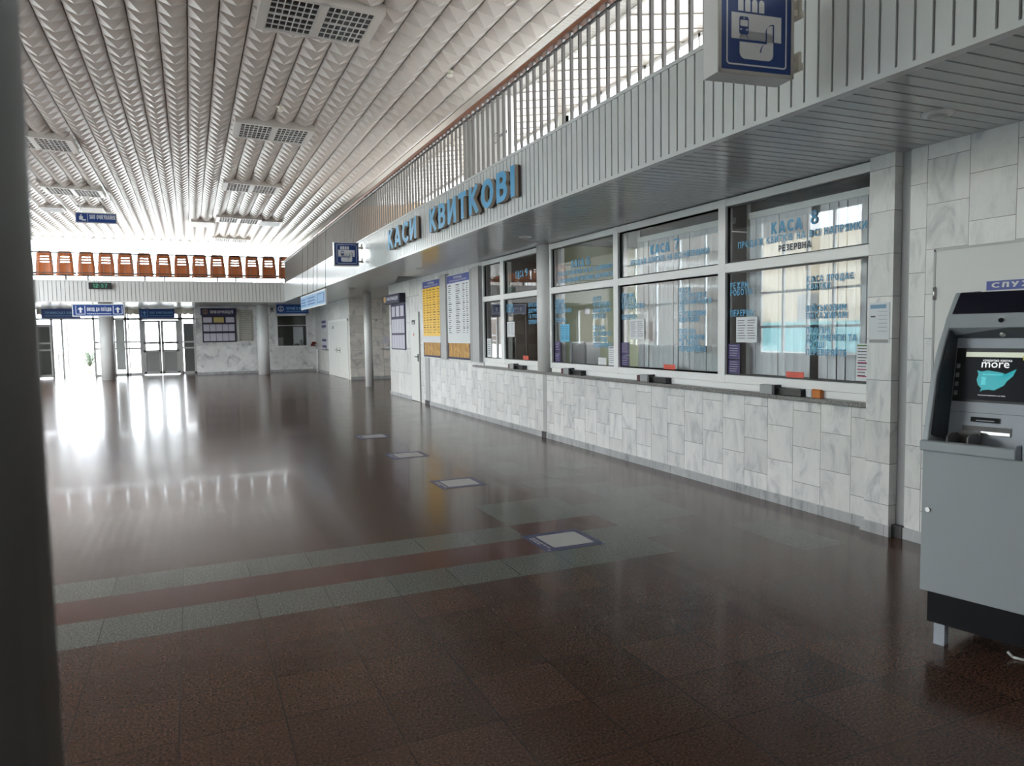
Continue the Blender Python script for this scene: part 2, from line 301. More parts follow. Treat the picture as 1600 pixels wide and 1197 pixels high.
class MB:
    def __init__(s): s.v = []; s.f = []; s.mi = []; s.sm = []
    def add(s, vs, fs, mi=0, smooth=False):
        b = len(s.v); s.v += [tuple(v) for v in vs]
        for f in fs: s.f.append(tuple(b + i for i in f)); s.mi.append(mi); s.sm.append(smooth)
        return s
    def box(s, x0, x1, y0, y1, z0, z1, mi=0):
        x0, x1 = min(x0, x1), max(x0, x1); y0, y1 = min(y0, y1), max(y0, y1); z0, z1 = min(z0, z1), max(z0, z1)
        v = [(x0, y0, z0), (x1, y0, z0), (x1, y1, z0), (x0, y1, z0), (x0, y0, z1), (x1, y0, z1), (x1, y1, z1), (x0, y1, z1)]
        return s.add(v, [(0, 3, 2, 1), (4, 5, 6, 7), (0, 1, 5, 4), (1, 2, 6, 5), (2, 3, 7, 6), (3, 0, 4, 7)], mi)
    def quad(s, a, b, c, d, mi=0): return s.add([a, b, c, d], [(0, 1, 2, 3)], mi)
    def prism(s, pts, ext, mi=0, smooth=False):
        """closed outline pts (3-D) extruded by vector ext"""
        n = len(pts); e = Vector(ext); a = [Vector(p) for p in pts]; v = a + [p + e for p in a]
        f = [tuple(range(n - 1, -1, -1)), tuple(range(n, 2 * n))]
        b = len(s.v); s.add(v, f, mi)
        for i in range(n): s.f.append((b + i, b + (i + 1) % n, b + n + (i + 1) % n, b + n + i)); s.mi.append(mi); s.sm.append(smooth)
        return s
    def tube(s, p0, p1, r, n=12, mi=0, r1=None):
        p0, p1 = Vector(p0), Vector(p1); d = (p1 - p0).normalized(); a = d.orthogonal().normalized(); b = d.cross(a); r1 = r if r1 is None else r1
        v = []
        for p, q in ((p0, r), (p1, r1)):
            for i in range(n): t = 2 * PI * i / n; v.append(p + a * (q * math.cos(t)) + b * (q * math.sin(t)))
        k = len(s.v); s.add(v, [tuple(range(n - 1, -1, -1)), tuple(range(n, 2 * n))], mi)
        for i in range(n): s.f.append((k + i, k + (i + 1) % n, k + n + (i + 1) % n, k + n + i)); s.mi.append(mi); s.sm.append(True)
        return s
    def path(s, pts, r, n=8, mi=0):
        for a, b in zip(pts[:-1], pts[1:]): s.tube(a, b, r, n, mi)
        return s
    def lathe(s, c, prof, n=24, mi=0):
        """prof = [(r,z)...] about vertical axis at c"""
        v = []
        for r, z in prof:
            for i in range(n): t = 2 * PI * i / n; v.append((c[0] + r * math.cos(t), c[1] + r * math.sin(t), c[2] + z))
        k = len(s.v); s.v += v
        for j in range(len(prof) - 1):
            for i in range(n): s.f.append((k + j * n + i, k + j * n + (i + 1) % n, k + (j + 1) * n + (i + 1) % n, k + (j + 1) * n + i)); s.mi.append(mi); s.sm.append(True)
        s.f.append(tuple(k + i for i in range(n - 1, -1, -1))); s.mi.append(mi); s.sm.append(False)
        s.f.append(tuple(k + (len(prof) - 1) * n + i for i in range(n))); s.mi.append(mi); s.sm.append(False)
        return s
    def text(s, t, o, xd, yd, h=None, w=None, bold=0.0, depth=0.0, mi=0, mside=None, center=False):
        """letters t with lower-left corner o (or centre), baseline along xd, up along yd, cap height h, total width w"""
        if all(stroke_char(c, .15) for c in t):
            tk = .15 + bold * 2.5; W_, strips = stroke_text(t, tk); xd, yd, o = Vector(xd), Vector(yd), Vector(o); nd = xd.cross(yd)
            if h is None: h = w / W_
            sx = w / W_ if w else h
            if center: o = o - xd * (sx * W_ / 2) - yd * (h / 2)
            for q, st in enumerate(strips):
                e = .00012 * (q % 4) * (1 if not depth else 2)
                L = [o + xd * (a[0] * sx) + yd * (a[1] * h) for a, b in st]; R = [o + xd * (b[0] * sx) + yd * (b[1] * h) for a, b in st]; n = len(st)
                f = nd * (depth + e)
                s.add([p + f for p in L] + [p + f for p in R], [(i, n + i, n + i + 1, i + 1) for i in range(n - 1)], mi)
                if depth:
                    ms = mi if mside is None else mside; k = len(s.v)
                    s.v += [tuple(p) for p in L + R] + [tuple(p + f) for p in L + R]; m2 = 2 * n
                    fs = [(i, i + 1, n + i + 1, n + i) for i in range(n - 1)] + [(i + 1, i, m2 + i, m2 + i + 1) for i in range(n - 1)] + [(n + i, n + i + 1, m2 + n + i + 1, m2 + n + i) for i in range(n - 1)] + [(0, n, m2 + n, m2), (2 * n - 1, n - 1, m2 + n - 1, m2 + 2 * n - 1)]
                    for g in fs: s.f.append(tuple(k + i for i in g)); s.mi.append(ms); s.sm.append(False)
            return s
        vs, fs, rim = glyphs(t, 0.0)
        if not vs: return s
        x0 = min(v[0] for v in vs); x1 = max(v[0] for v in vs); y0 = min(v[1] for v in vs); y1 = max(v[1] for v in vs)
        xd, yd, o = Vector(xd), Vector(yd), Vector(o); nd = xd.cross(yd)
        if h is None: h = w * (y1 - y0) / (x1 - x0)
        sy = h / (y1 - y0); sx = (w / (x1 - x0)) if w else sy
        if center: o = o - xd * (sx * (x1 - x0) / 2) - yd * (h / 2)
        pts = [o + xd * ((v[0] - x0) * sx) + yd * ((v[1] - y0) * sy) for v in vs]
        if depth: pts_f = [p + nd * depth for p in pts]
        else: pts_f = pts
        s.add(pts_f, fs, mi)
        if depth:
            b = len(s.v); s.v += [tuple(p) for p in pts] + [tuple(p) for p in pts_f]; n = len(pts); ms = mi if mside is None else mside
            for f in fs: s.f.append(tuple(b + i for i in reversed(f))); s.mi.append(ms); s.sm.append(False)
            for i, j in rim: s.f.append((b + i, b + j, b + n + j, b + n + i)); s.mi.append(ms); s.sm.append(False)
        return s
    def build(s, name, mats, parent=None, world=False, bevel=0.0):
        if not isinstance(mats, (list, tuple)): mats = [mats]
        off = Vector((0, 0, 0)); org = Vector((0, 0, 0))
        if parent is not None and world:
            p = parent
            while p is not None: off += p.location; p = p.parent
        me = bpy.data.meshes.new(name)
        me.from_pydata([tuple(Vector(v) - off) for v in s.v], [], s.f); me.update()
        for m in mats: me.materials.append(m)
        me.polygons.foreach_set('material_index', [min(i, len(mats) - 1) for i in s.mi]); me.polygons.foreach_set('use_smooth', s.sm)
        o = bpy.data.objects.new(name, me); COL.objects.link(o)
        if parent is not None: o.parent = parent
        if bevel:
            b = o.modifiers.new('bevel', 'BEVEL'); b.width = bevel; b.segments = 2; b.limit_method = 'ANGLE'
        return o

def tag(o, label, cat, group=None, kind=None):
    o['label'] = label; o['category'] = cat
    if group: o['group'] = group
    if kind: o['kind'] = kind
    return o
def thing(name, label, cat, loc=(0, 0, 0), rz=0.0, group=None, kind=None):
    o = bpy.data.objects.new(name, None); COL.objects.link(o); o.location = loc; o.rotation_euler = (0, 0, rz); o.empty_display_size = 0.1
    return tag(o, label, cat, group, kind)
def struct(o, label, cat): return tag(o, label, cat, None, 'structure')
def copy_tree(o, parent=None):
    c = o.copy(); COL.objects.link(c)
    if parent is not None: c.parent = parent
    for ch in [q for q in SC.objects if q.parent == o]: copy_tree(ch, c)
    return c
HX, HY = (0, -1, 0), (0, 0, 1)      # writing on the ticket wall: reads towards -y, faces -x
FX, FY = (1, 0, 0), (0, 0, 1)       # writing that faces the camera end: reads towards +x, faces -y

# ================================================================== SETTING
def zc(x): return 6.2 if x < 0 else 6.2 - 0.03 * x

# ---- floor: granite tiles
fl = MB(); jx, jw, jy, jh = 0.298, 0.4085, 4.30, 0.3975
def kind_of(i, j):
    if j == 0 and i <= 6: return 1
    if j == 2 and i <= 4: return 1
    if j == 1 and i <= 5: return 2
    if j == 1 and i in (6, 7): return 1
    if j == 2 and i in (5, 6): return 2
    if j == 3 and i in (5, 6): return 1
    if j in (4, 5) and i in (5, 6): return 1 if j == 4 else 0
    if i in (7, 8) and j in (2, 3): return 1
    if i == 8 and j in (4, 5, 7): return 1
    if i == 9 and j in (-1, 0): return 1
    if i == 7 and j in (6, 8, 9): return 1
    if i == 8 and j >= 10 and j % 3 != 1: return 1
    if i == 9 and j >= 2 and j % 4 == 0: return 1
    if j in (10,) and i <= 4: return 0
    return 0
for i in range(-21, 20):
    for j in range(-21, 79):
        x0 = max(-8.0, jx + jw * i); x1 = min(8.2, jx + jw * (i + 1)); y0 = jy + jh * j; y1 = min(35.6, jy + jh * (j + 1))
        if x1 <= x0 or y1 <= y0: continue
        fl.quad((x0, y0, 0), (x1, y0, 0), (x1, y1, 0), (x0, y1, 0), kind_of(i, j))
struct(fl.build('floor', [floor_brown, floor_grey, floor_red]), 'polished brown granite tile floor with grey and red bands', 'floor')

# ---- hall ceiling: moulded pyramid panels
ce = MB(); cw, cl = 0.395, 0.385
for i in range(-21, 13):
    for j in range(0, 113):
        cw = 0.395 if i < 0 else 0.410
        x0 = 0.154 + cw * i; x1 = x0 + cw; y0 = -4.0 + cl * j; y1 = y0 + cl
        if x1 > 5.1: continue
        mx, my = (x0 + x1) / 2, (y0 + y1) / 2; g = 0.008
        za, zb = zc(x0), zc(x1); zm = zc(mx) - 0.135
        a, b, c, d, e = (x0 + g, y0 + g, za), (x1 - g, y0 + g, zb), (x1 - g, y1 - g, zb), (x0 + g, y1 - g, za), (mx, my, zm)
        ce.add([a, b, c, d, e], [(1, 0, 4), (2, 1, 4), (3, 2, 4), (0, 3, 4)], 0)
        ce.quad((x1 - g, y0, zb + .02), (x1 + g, y0, zb + .02), (x1 + g, y1, zb + .02), (x1 - g, y1, zb + .02), 1)
        ce.quad((x0, y1 - g, za + .004), (x0, y1 + g, za + .004), (x1, y1 + g, zb + .004), (x1, y1 - g, zb + .004), 1)
struct(ce.build('ceiling', [ceil_m, mat('ceiling_joint', (0.30, 0.28, 0.26, 1), 0.6)]), 'white moulded pyramid panel ceiling over the hall', 'ceiling')
struct(MB().box(-8.2, 8.2, -4.2, 39.4, 6.62, 6.9).build('ceiling_roof', white), 'roof slab above the panel ceiling', 'roof')
# gallery ceiling: level strip, then planks rising to the outer windows
gs = MB(); y = -4.0
while y < 38.3:
    gs.box(5.06, 5.80, y, y + 0.094, 6.045, 6.07); y += 0.1
gs.box(5.068, 5.09, -4, 38.6, 6.025, 6.08); gs.box(5.78, 5.83, -4, 38.6, 6.025, 6.10); gs.box(5.05, 5.8, -4, 38.6, 6.07, 6.1)
struct(gs.build('ceiling_gallery', ceil_trim), 'level white slatted ceiling strip above the gallery edge', 'ceiling')
gp = MB(); y = -4.0
while y < 38.3:
    for q in range(5):
        gp.prism([(5.82, y + q * .11, 6.055), (5.82, y + q * .11 + .106, 6.055), (5.82, y + q * .11 + .106, 6.08), (5.82, y + q * .11, 6.08)], (1.95, 0, 0.332))
    gp.prism([(5.82, y + .555, 6.042), (5.82, y + .59, 6.042), (5.82, y + .59, 6.08), (5.82, y + .555, 6.08)], (1.95, 0, 0.332))
    y += 0.6
gp.quad((5.8, -4, 6.09), (5.8, 38.6, 6.09), (7.8, 38.6, 6.43), (7.8, -4, 6.43))
struct(gp.build('ceiling_gallery_slope', plank_m), 'sloping cream plank ceiling over the upper gallery', 'ceiling')

# ---- outer walls
wl = MB()
wl.box(-8.2, -8, -4.2, 4.0, 0, 6.7); wl.box(-8.2, -8, 8.2, 10.2, 0, 6.7); wl.box(-8.2, -8, 14.4, 15.5, 0, 6.7); wl.box(-8.2, -8, 19.7, 21.0, 0, 6.7); wl.box(-8.2, -8, 21.0, 29.0, 0, 0.9); wl.box(-8.2, -8, 21.0, 29.0, 6.15, 6.7); wl.box(-8.2, -8, 29.0, 29.6, 0, 6.7); wl.box(-8.2, -8, 32.6, 38.6, 0, 6.7); wl.box(-8.2, -8, 29.6, 32.6, 0, .9); wl.box(-8.2, -8, 29.6, 32.6, 2.7, 6.7)
wl.box(-8.2, -8, 4.0, 19.7, 0, 0.7); wl.box(-8.2, -8, 4.0, 19.7, 5.3, 6.7)
struct(wl.build('wall_left', white), 'white side wall of the hall with tall windows', 'wall')
struct(MB().box(-8.2, 8.2, -4.4, -4.2, 0, 6.7).build('wall_back', white), 'white end wall behind the camera', 'wall')
n_win = 0
for y0, y1 in ((4.0, 8.2), (10.2, 14.4), (15.5, 19.7)):
    n_win += 1
    w = thing('window_%d' % (n_win + 10), 'tall grid window in the side wall', 'window', (-8.1, (y0 + y1) / 2, 0.7), kind='structure')
    m = MB()
    for k in range(5): yy = y0 + (y1 - y0 - .07) * k / 4; m.box(-8.14, -8.06, yy, yy + .07, .7, 5.3)
    for zz in (.7, 1.6, 2.75, 3.9, 5.22): m.box(-8.13, -8.07, y0, y1, zz, zz + .08)
    m.build('frame', pvc, w, True)
    MB().box(-8.105, -8.095, y0, y1, .72, 5.28).build('pane', glass, w, True)
w = thing('window_15', 'tall window added in the side wall to brighten the far balcony', 'window', (-8.1, 25, .9), kind='structure')  # unseen window, added for more daylight on the far balcony and wall
m = MB()
for k in range(6): m.box(-8.14, -8.06, 21 + 1.586 * k, 21.07 + 1.586 * k, .9, 6.15)
m.box(-8.13, -8.07, 21, 29, .9, .98); m.box(-8.13, -8.07, 21, 29, 2.6, 2.68); m.box(-8.13, -8.07, 21, 29, 4.4, 4.48); m.box(-8.13, -8.07, 21, 29, 6.07, 6.15); m.build('frame', pvc, w, True)
MB().box(-8.105, -8.095, 21, 29, .92, 6.1).build('pane', glass, w, True)
w = thing('window_17', 'side window added below the far balcony to brighten the lobby', 'window', (-8.1, 31.1, .9), kind='structure')  # unseen window, added to lift the dark area under the balcony
m = MB()
for k in range(3): m.box(-8.14, -8.06, 29.6 + 1.465 * k, 29.67 + 1.465 * k, .9, 2.7)
m.box(-8.13, -8.07, 29.6, 32.6, .9, .97); m.box(-8.13, -8.07, 29.6, 32.6, 2.63, 2.7); m.build('frame', pvc, w, True)
MB().box(-8.105, -8.095, 29.6, 32.6, .92, 2.68).build('pane', glass, w, True)
# gallery outer wall with window strip
go = MB()
go.box(7.7, 7.9, -4.2, 8.0, 0, 4.9); go.box(7.7, 7.9, 9.7, 38.6, 0, 4.9); go.box(7.7, 7.9, 8.0, 9.7, 0, 1.3); go.box(7.7, 7.9, 8.0, 9.7, 2.6, 4.9); go.box(7.7, 7.9, -4.2, 38.6, 6.40, 6.7)
y = -4.0
while y < 38.6: go.box(7.7, 7.9, y, y + .25, 4.9, 6.4); y += 6.2
struct(go.build('wall_right_outer', white), 'outer gallery wall with window strip', 'wall')
w = thing('window_3', 'long window strip behind the upper gallery', 'window', (7.8, 15, 4.9), kind='structure')
m = MB(); y = -4.0
while y < 38.4: m.box(7.76, 7.84, y, y + .05, 4.9, 6.4); y += 1.55
m.box(7.76, 7.84, -4, 38.5, 4.9, 4.96); m.box(7.76, 7.84, -4, 38.5, 6.33, 6.4)
m.build('frame', pvc, w, True); MB().box(7.795, 7.805, -4, 38.5, 4.93, 6.36).build('pane', glass, w, True)

# ---- gallery slab, fascia and soffit on the ticket side
struct(MB().box(3.40, 7.7, -4.2, 29.3, 2.93, 3.5).build('floor_gallery', white), 'upper gallery floor slab above the ticket windows', 'floor')
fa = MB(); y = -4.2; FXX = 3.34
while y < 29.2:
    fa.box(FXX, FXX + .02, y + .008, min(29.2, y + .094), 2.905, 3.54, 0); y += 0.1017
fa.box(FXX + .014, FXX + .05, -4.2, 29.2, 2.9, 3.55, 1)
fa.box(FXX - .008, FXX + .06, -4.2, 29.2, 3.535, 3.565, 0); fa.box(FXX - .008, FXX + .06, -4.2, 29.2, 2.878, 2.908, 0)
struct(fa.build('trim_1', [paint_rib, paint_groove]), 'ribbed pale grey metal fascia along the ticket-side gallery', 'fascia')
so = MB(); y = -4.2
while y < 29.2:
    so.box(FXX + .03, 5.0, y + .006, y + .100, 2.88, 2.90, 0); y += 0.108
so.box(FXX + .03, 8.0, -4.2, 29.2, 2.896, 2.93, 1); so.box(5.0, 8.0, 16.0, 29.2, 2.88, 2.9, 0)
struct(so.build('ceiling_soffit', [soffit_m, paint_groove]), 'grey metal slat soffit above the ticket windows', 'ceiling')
# ---- far balcony slab, fascia, soffit
struct(MB().box(-8.0, 7.7, 29.27, 38.6, 2.93, 3.6).build('floor_balcony', white), 'far balcony floor slab above the entrance', 'floor')
fb = MB(); x = -8.0
while x < 3.34:
    fb.box(x + .008, min(3.34, x + .118), 29.2, 29.22, 2.89, 3.59, 0); x += 0.126
fb.box(-8, 3.34, 29.214, 29.26, 2.88, 3.6, 1); fb.box(-8, 3.34, 29.19, 29.27, 3.58, 3.615, 0); fb.box(-8, 3.34, 29.19, 29.27, 2.868, 2.898, 0)
struct(fb.build('trim_2', [mat('balcony_fascia_paint', (0.60, 0.59, 0.57, 1), 0.35, 0, 0.45, 0.03, 2), paint_groove]), 'ribbed grey fascia of the far balcony', 'fascia')
sb = MB(); y = 29.25
while y < 35.5:
    sb.box(-8, 5.2, y, y + .1, 2.875, 2.9, 0); y += 0.108
sb.box(-8, 8, 29.25, 35.6, 2.896, 2.93, 1)
struct(sb.build('ceiling_lobby', [soffit_m, paint_groove]), 'slatted ceiling below the far balcony', 'ceiling')

# ---- ticket wall
tw = MB()
tw.box(4.87, 5.05, -4.2, 3.815, 0, 2.88)
struct(tw.build('wall_right', marble_y), 'white marble wall beside the cash machine', 'wall')
struct(MB().box(4.89, 5.05, 3.815, 3.90, 0, 2.88).build('trim_3', trim_grey), 'narrow grey joint strip beside the marble pilaster', 'trim')
struct(MB().box(4.81, 5.05, 3.90, 4.12, 0, 2.88).build('wall_pilaster', marble_mat('marble_pilaster', 'y', 0.8, 0.3175, 3.6, 0.235, False)), 'white marble pilaster right of the last ticket window', 'wall')
uw = MB(); uw.box(4.87, 5.05, 4.12, 9.86, 0, 0.965); uw.box(4.87, 5.05, 9.98, 12.85, 0, 0.965)
struct(uw.build('wall_counter', marble_y), 'staggered white marble facing below the ticket windows', 'wall')
struct(MB().box(4.865, 5.0, 9.86, 9.98, 0, 0.965).build('trim_4', trim_grey), 'grey vertical strip below the round counter column', 'trim')
bw = MB(); bw.box(4.87, 5.05, 12.85, 15.74, 0, 1.06); bw.box(4.87, 5.05, 12.43, 16.04, 1.06, 2.88); bw.box(4.87, 5.05, 16.04, 16.43, 0, 2.88)
bw.box(4.87, 5.05, 12.43, 12.85, 0.965, 1.06)
struct(bw.build('wall_timetables', marble_y), 'white marble wall carrying the timetable boards', 'wall')
struct(MB().box(4.855, 5.05, 15.74, 16.04, 0, 1.06).build('trim_5', trim_grey), 'grey vertical strip beside the narrow white door', 'trim')
ew = MB(); ew.box(4.87, 5.05, 16.43, 17.16, 2.1, 2.88); ew.box(4.87, 5.05, 17.16, 19.24, 0, 2.88); ew.box(5.05, 7.7, 19.04, 19.24, 0, 2.88)
struct(ew.build('wall_corner', marble_big), 'white marble end of the ticket block', 'wall')
# plinths
pl = MB(); pl.box(4.85, 4.88, -4.2, 3.815, 0, .085); pl.box(4.79, 4.82, 3.88, 4.14, 0, .085); pl.box(4.85, 4.88, 4.12, 9.86, 0, .085); pl.box(4.85, 4.88, 9.98, 15.74, 0, .085); pl.box(4.85, 4.88, 17.16, 19.26, 0, .085)
struct(pl.build('baseboard_right', marble_grey), 'grey marble plinth along the ticket wall', 'baseboard')
pt = MB(); pt.box(4.842, 4.90, 3.81, 3.90, 0, .09); pt.box(4.842, 4.9, 9.85, 9.99, 0, .09); pt.box(4.84, 4.9, 15.73, 16.05, 0, .09)
struct(pt.build('baseboard_strip', dark), 'dark feet of the grey joint strips', 'baseboard')
# grey fins beside timetables
for k, (y0, y1, n) in enumerate(((12.43, 12.92, 6), (14.30, 14.70, 7))):
    m = MB(); m.box(4.79, 4.88, y0, y0 + .33, 1.06, 2.80, 0); m.box(4.80, 4.88, y0 + .33, y1, 1.06, 2.78, 1)
    struct(m.build('trim_%d' % n, [trim_grey, panel_grey]), ('grey upright fin between timetables and ticket windows', 'grey upright fin between the two timetable boards')[k], 'trim')

# ---- recess beyond the ticket block, side wall with double door, far walls
struct(MB().box(5.15, 8.0, 26.0, 26.2, 0, 2.88).build('wall_recess', marble_x), 'beige marble cross wall behind the slim column', 'wall')
struct(MB().box(5.15, 5.35, 26.2, 33.9, 0, 2.88).build('wall_side', marble_mat('marble_side', 'y', 0.9, 0.9, 26, 0, False, (0.70, 0.69, 0.67), (0.42, 0.42, 0.42), False)), 'marble side wall with the double door', 'wall')
fw = MB(); fw.box(0.22, 3.50, 33.7, 33.9, 0, 2.88); fw.box(4.78, 5.2, 33.7, 33.9, 0, 2.88); fw.box(3.5, 4.78, 33.7, 33.9, 0, 1.12); fw.box(3.5, 4.78, 33.7, 33.9, 2.52, 2.88)
fw.box(0.22, 0.40, 33.9, 35.4, 0, 2.88)
struct(fw.build('wall_front', marble_far), 'veined marble wall below the far balcony', 'wall')
pb = MB(); pb.box(0.2, 5.15, 33.67, 33.71, 0, .1)
struct(pb.build('baseboard_front', marble_grey_x), 'grey plinth of the far marble wall', 'baseboard')
pb = MB(); pb.box(5.12, 5.16, 30.5, 33.7, 0, .1); pb.box(5.15, 8, 25.97, 26.01, 0, .1)
struct(pb.build('baseboard_recess', marble_grey_x), 'grey plinth of the recess walls', 'baseboard')
struct(MB().box(5.2, 7.7, 33.9, 34.1, 0, 2.88).box(-8.0, -7.1, 35.3, 35.5, 0, 2.88).build('wall_front_end', white), 'white end walls beside the entrance', 'wall')
# back-office room behind the enquiry window
eo = MB(); eo.box(3.0, 5.3, 35.6, 35.7, 0, 2.88); eo.box(2.9, 3.0, 33.9, 35.7, 0, 2.88); eo.box(5.25, 5.35, 33.9, 35.7, 0, 2.88)
struct(eo.build('wall_enquiry', mat('enquiry_green', srgb(92, 108, 84), 0.7, 0, 0.3, 0.1, 2)), 'dim green wall of the enquiry office', 'wall')

# ---- ticket office interior
io = MB(); io.box(7.2, 7.3, 3.5, 7.84, 0, 2.88); io.box(7.2, 7.3, 9.94, 16.0, 0, 2.88); io.box(4.95, 7.2, 3.75, 3.85, 0, 2.88)
struct(io.build('wall_office', mat('office_wall', srgb(176, 172, 160), 0.7, 0, 0.3, 0.03, 2)), 'pale back wall of the ticket office', 'wall')
struct(MB().box(5.05, 7.7, 9.84, 9.94, 0, 2.88).build('wall_booth_green', green_wall), 'green partition wall inside the ticket booth', 'wall')
struct(MB().box(5.05, 7.2, 12.50, 12.6, 0, 2.88).box(7.1, 7.2, 9.94, 12.5, 0, 2.88).build('wall_booth_brown', brown_wall), 'brownish partition inside the leftmost ticket booth', 'wall')
struct(MB().box(5.2, 7.7, 7.84, 7.9, 0, 2.88).box(5.2, 7.2, 5.86, 5.92, 0, 2.88).build('wall_booth_white', white), 'white partitions between the ticket booths', 'wall')

w = thing('window_16', 'unseen back window added to light the green ticket booth', 'window', (7.8, 8.85, 1.3), kind='structure')  # added opening, gives the green booth its daylight
MB().box(7.76, 7.84, 8.0, 8.06, 1.3, 2.6).box(7.76, 7.84, 9.64, 9.7, 1.3, 2.6).box(7.76, 7.84, 8.82, 8.88, 1.3, 2.6).box(7.76, 7.84, 8.0, 9.7, 1.3, 1.36).box(7.76, 7.84, 8.0, 9.7, 2.54, 2.6).build('frame', pvc, w, True)
# ---- columns
def column(x, y, r, z0, z1, label, m=col_white, name='column'):
    struct(MB().lathe((x, y, 0), [(r * 1.0, z0), (r, z1)], 40).build(name, m), label, 'column')
column(-0.344, 0.755, 0.22, 0, 6.2, 'dark grey round column close to the camera at left', col_grey)
column(4.90, 9.92, 0.13, 1.0, 2.88, 'round white column standing on the counter between window groups')
column(4.99, 22.35, 0.125, 0, 2.88, 'slim white round column in front of the beige recess wall')
column(-2.95, 32.2, 0.245, 0, 2.87, 'white round column in front of the entrance doors')
column(2.78, 32.2, 0.235, 0, 2.87, 'white round column beside the enquiry window')

# ---- ticket windows (frames, panes, vinyl lettering)
def tline(m, s, y, z, h, w=None, bold=0.02, mi=0): m.text(s, (4.876, y, z), HX, HY, h, w, bold, 0, mi)
XF = 4.87
def ticket_window(n, label, y0, y1, mull, lower_open):
    w = thing('window_%d' % n, label, 'window', (XF, (y0 + y1) / 2, 1.0), kind='structure')
    m = MB()
    def bar(a, b, z0, z1, e=0.0): m.box(XF - e, XF + .09, a, b, z0, z1)
    bar(y0, y1, 2.795, 2.872); bar(y0, y1, 2.15, 2.24); bar(y0, y1, 1.065, 1.145)
    bar(y0 - .001, y0 + .03, 1.06, 2.874, .003); bar(y1 - .05, y1 + .001, 1.06, 2.874, .003)
    for c, hw in mull: bar(c - hw, c + hw, 1.06, 2.874, .003)
    m.box(XF + .02, XF + .1, y0, y1, 1.0, 1.065)
    m.build('frame', pvc, w, True, 0.006)
    m = MB(); ys = [y0 + .03] + [v for c, hw in mull for v in (c - hw, c + hw)] + [y1 - .05]
    g = MB()
    for a, b in zip(ys[0::2], ys[1::2]):
        for z0, z1 in ((1.145, 2.15), (2.24, 2.795)):
            m.box(XF + .04, XF + .045, a, b, z0, z1)
            for q in ((a, a + .012, z0, z1), (b - .012, b, z0, z1), (a, b, z0, z0 + .012), (a, b, z1 - .014, z1)): g.box(XF + .028, XF + .052, *q)
    m.build('pane', glass, w, True); g.build('gasket', black, w, True)
    return w
wA = ticket_window(4, 'double ticket window between the grey fin and the round counter column', 10.02, 12.435, [(11.52, .07)], None)
wB = ticket_window(5, 'wide three-bay ticket window between the round column and the pilaster', 4.12, 9.72, [(7.89, .055), (5.90, .055)], None)
XT = 4.902
def lettering(w, name, rows, m=None, bold=0.015):
    mb = MB()
    for s, y, z, h, wd_ in rows: mb.text(s, (XT, y, z), HX, HY, h, wd_, bold)
    return mb.build(name, m or text_blue, w, True)
SUB = 'ПРОДАЖ КВИТКІВ НА ВСІ НАПРЯМКИ'
def block(rows, y, ztop, zbot, h, wmax=None):
    n = len(rows); out = []
    for i, s in enumerate(rows):
        z = ztop - h - (ztop - h - zbot) * i / max(1, n - 1)
        if s: out.append((s, y, z, h, None))
    return out
lettering(wB, 'lettering', [('КАСА', 5.256, 2.452, .105, .37)], bold=0.022)
lettering(wB, 'lettering', [('8', 4.794, 2.478, .115, .078)], bold=0.0)
lettering(wB, 'lettering', [(SUB, 5.70, 2.372, .062, 1.48)])
lettering(wB, 'lettering', [('РЕЗЕРВНА', 5.165, 2.285, .058, .38)], text_navy)
lettering(wB, 'lettering', block(['РЕЖИМ', 'РОБОТИ:', '', '', 'ПЕРЕРВА:'], 5.81, 2.05, 1.72, .062))
lettering(wB, 'lettering', block(['КАСА ПРОДАЄ', 'КВИТКИ', '', '', 'ВІЙСЬКОВИМ', 'ПАСАЖИРАМ', '', 'ПРОЇЗНІ', 'ДОКУМЕНТИ ТА', 'ГРОШІ', 'ПЕРЕВІРЯЙТЕ'], 4.826, 2.04, 1.36, .055))
lettering(wB, 'lettering', [('КАСА', 7.184, 2.465, .105, .37)], bold=0.022)
lettering(wB, 'lettering', [('7', 6.73, 2.475, .115, .085)], bold=0.0)
lettering(wB, 'lettering', [(SUB, 7.60, 2.375, .062, 1.46)])
lettering(wB, 'lettering', block(['РЕЖИМ', 'РОБОТИ:', 'ЦІЛОДОБОВО', '', 'ПЕРЕРВА:'], 7.80, 2.05, 1.73, .062))
lettering(wB, 'lettering', block(['КАСА', 'ОБСЛУГОВУЄ', 'ЗАЛІЗНИЧНИКІВ', 'ПО', 'СЛУЖБОВИМ', 'КВИТКАМ', '', 'ПРОЇЗНІ', 'ДОКУМЕНТИ', 'ТА ГРОШІ', 'ПЕРЕВІРЯЙТЕ'], 6.638, 2.05, 1.36, .058))
lettering(wB, 'lettering', [('КАСА', 9.099, 2.475, .105, .36)], bold=0.022)
lettering(wB, 'lettering', [('6', 8.683, 2.478, .115, .10)], bold=0.0)
lettering(wB, 'lettering', [(SUB, 9.52, 2.385, .062, 1.50), ('З ОФОРМЛЕННЯМ ПРОЇЗНИХ ДОКУМЕНТІВ', 9.52, 2.285, .062, 1.54)])
lettering(wB, 'lettering', block(['РЕЖИМ', 'РОБОТИ:', 'ЦІЛОДОБОВО', '', 'ПЕРЕРВА:'], 9.60, 2.06, 1.73, .062))
lettering(wB, 'lettering', block(['КАСА', 'ПРОВОДИТЬ', 'КОМЕРЦІЙНІ', 'ПЛАТЕЖІ', '', 'ПРОЇЗНІ', 'ДОКУМЕНТИ', 'ТА ГРОШІ', 'ПЕРЕВІРЯЙТЕ'], 8.505, 2.05, 1.38, .06))
lettering(wA, 'lettering', [('КАСА', 11.016, 2.475, .11, .31)], bold=0.022)
lettering(wA, 'lettering', [('9', 10.64, 2.48, .12, .09)], bold=0.0)
lettering(wA, 'lettering', block(['РЕЖИМ', 'РОБОТИ:'], 11.41, 2.065, 1.925, .065))
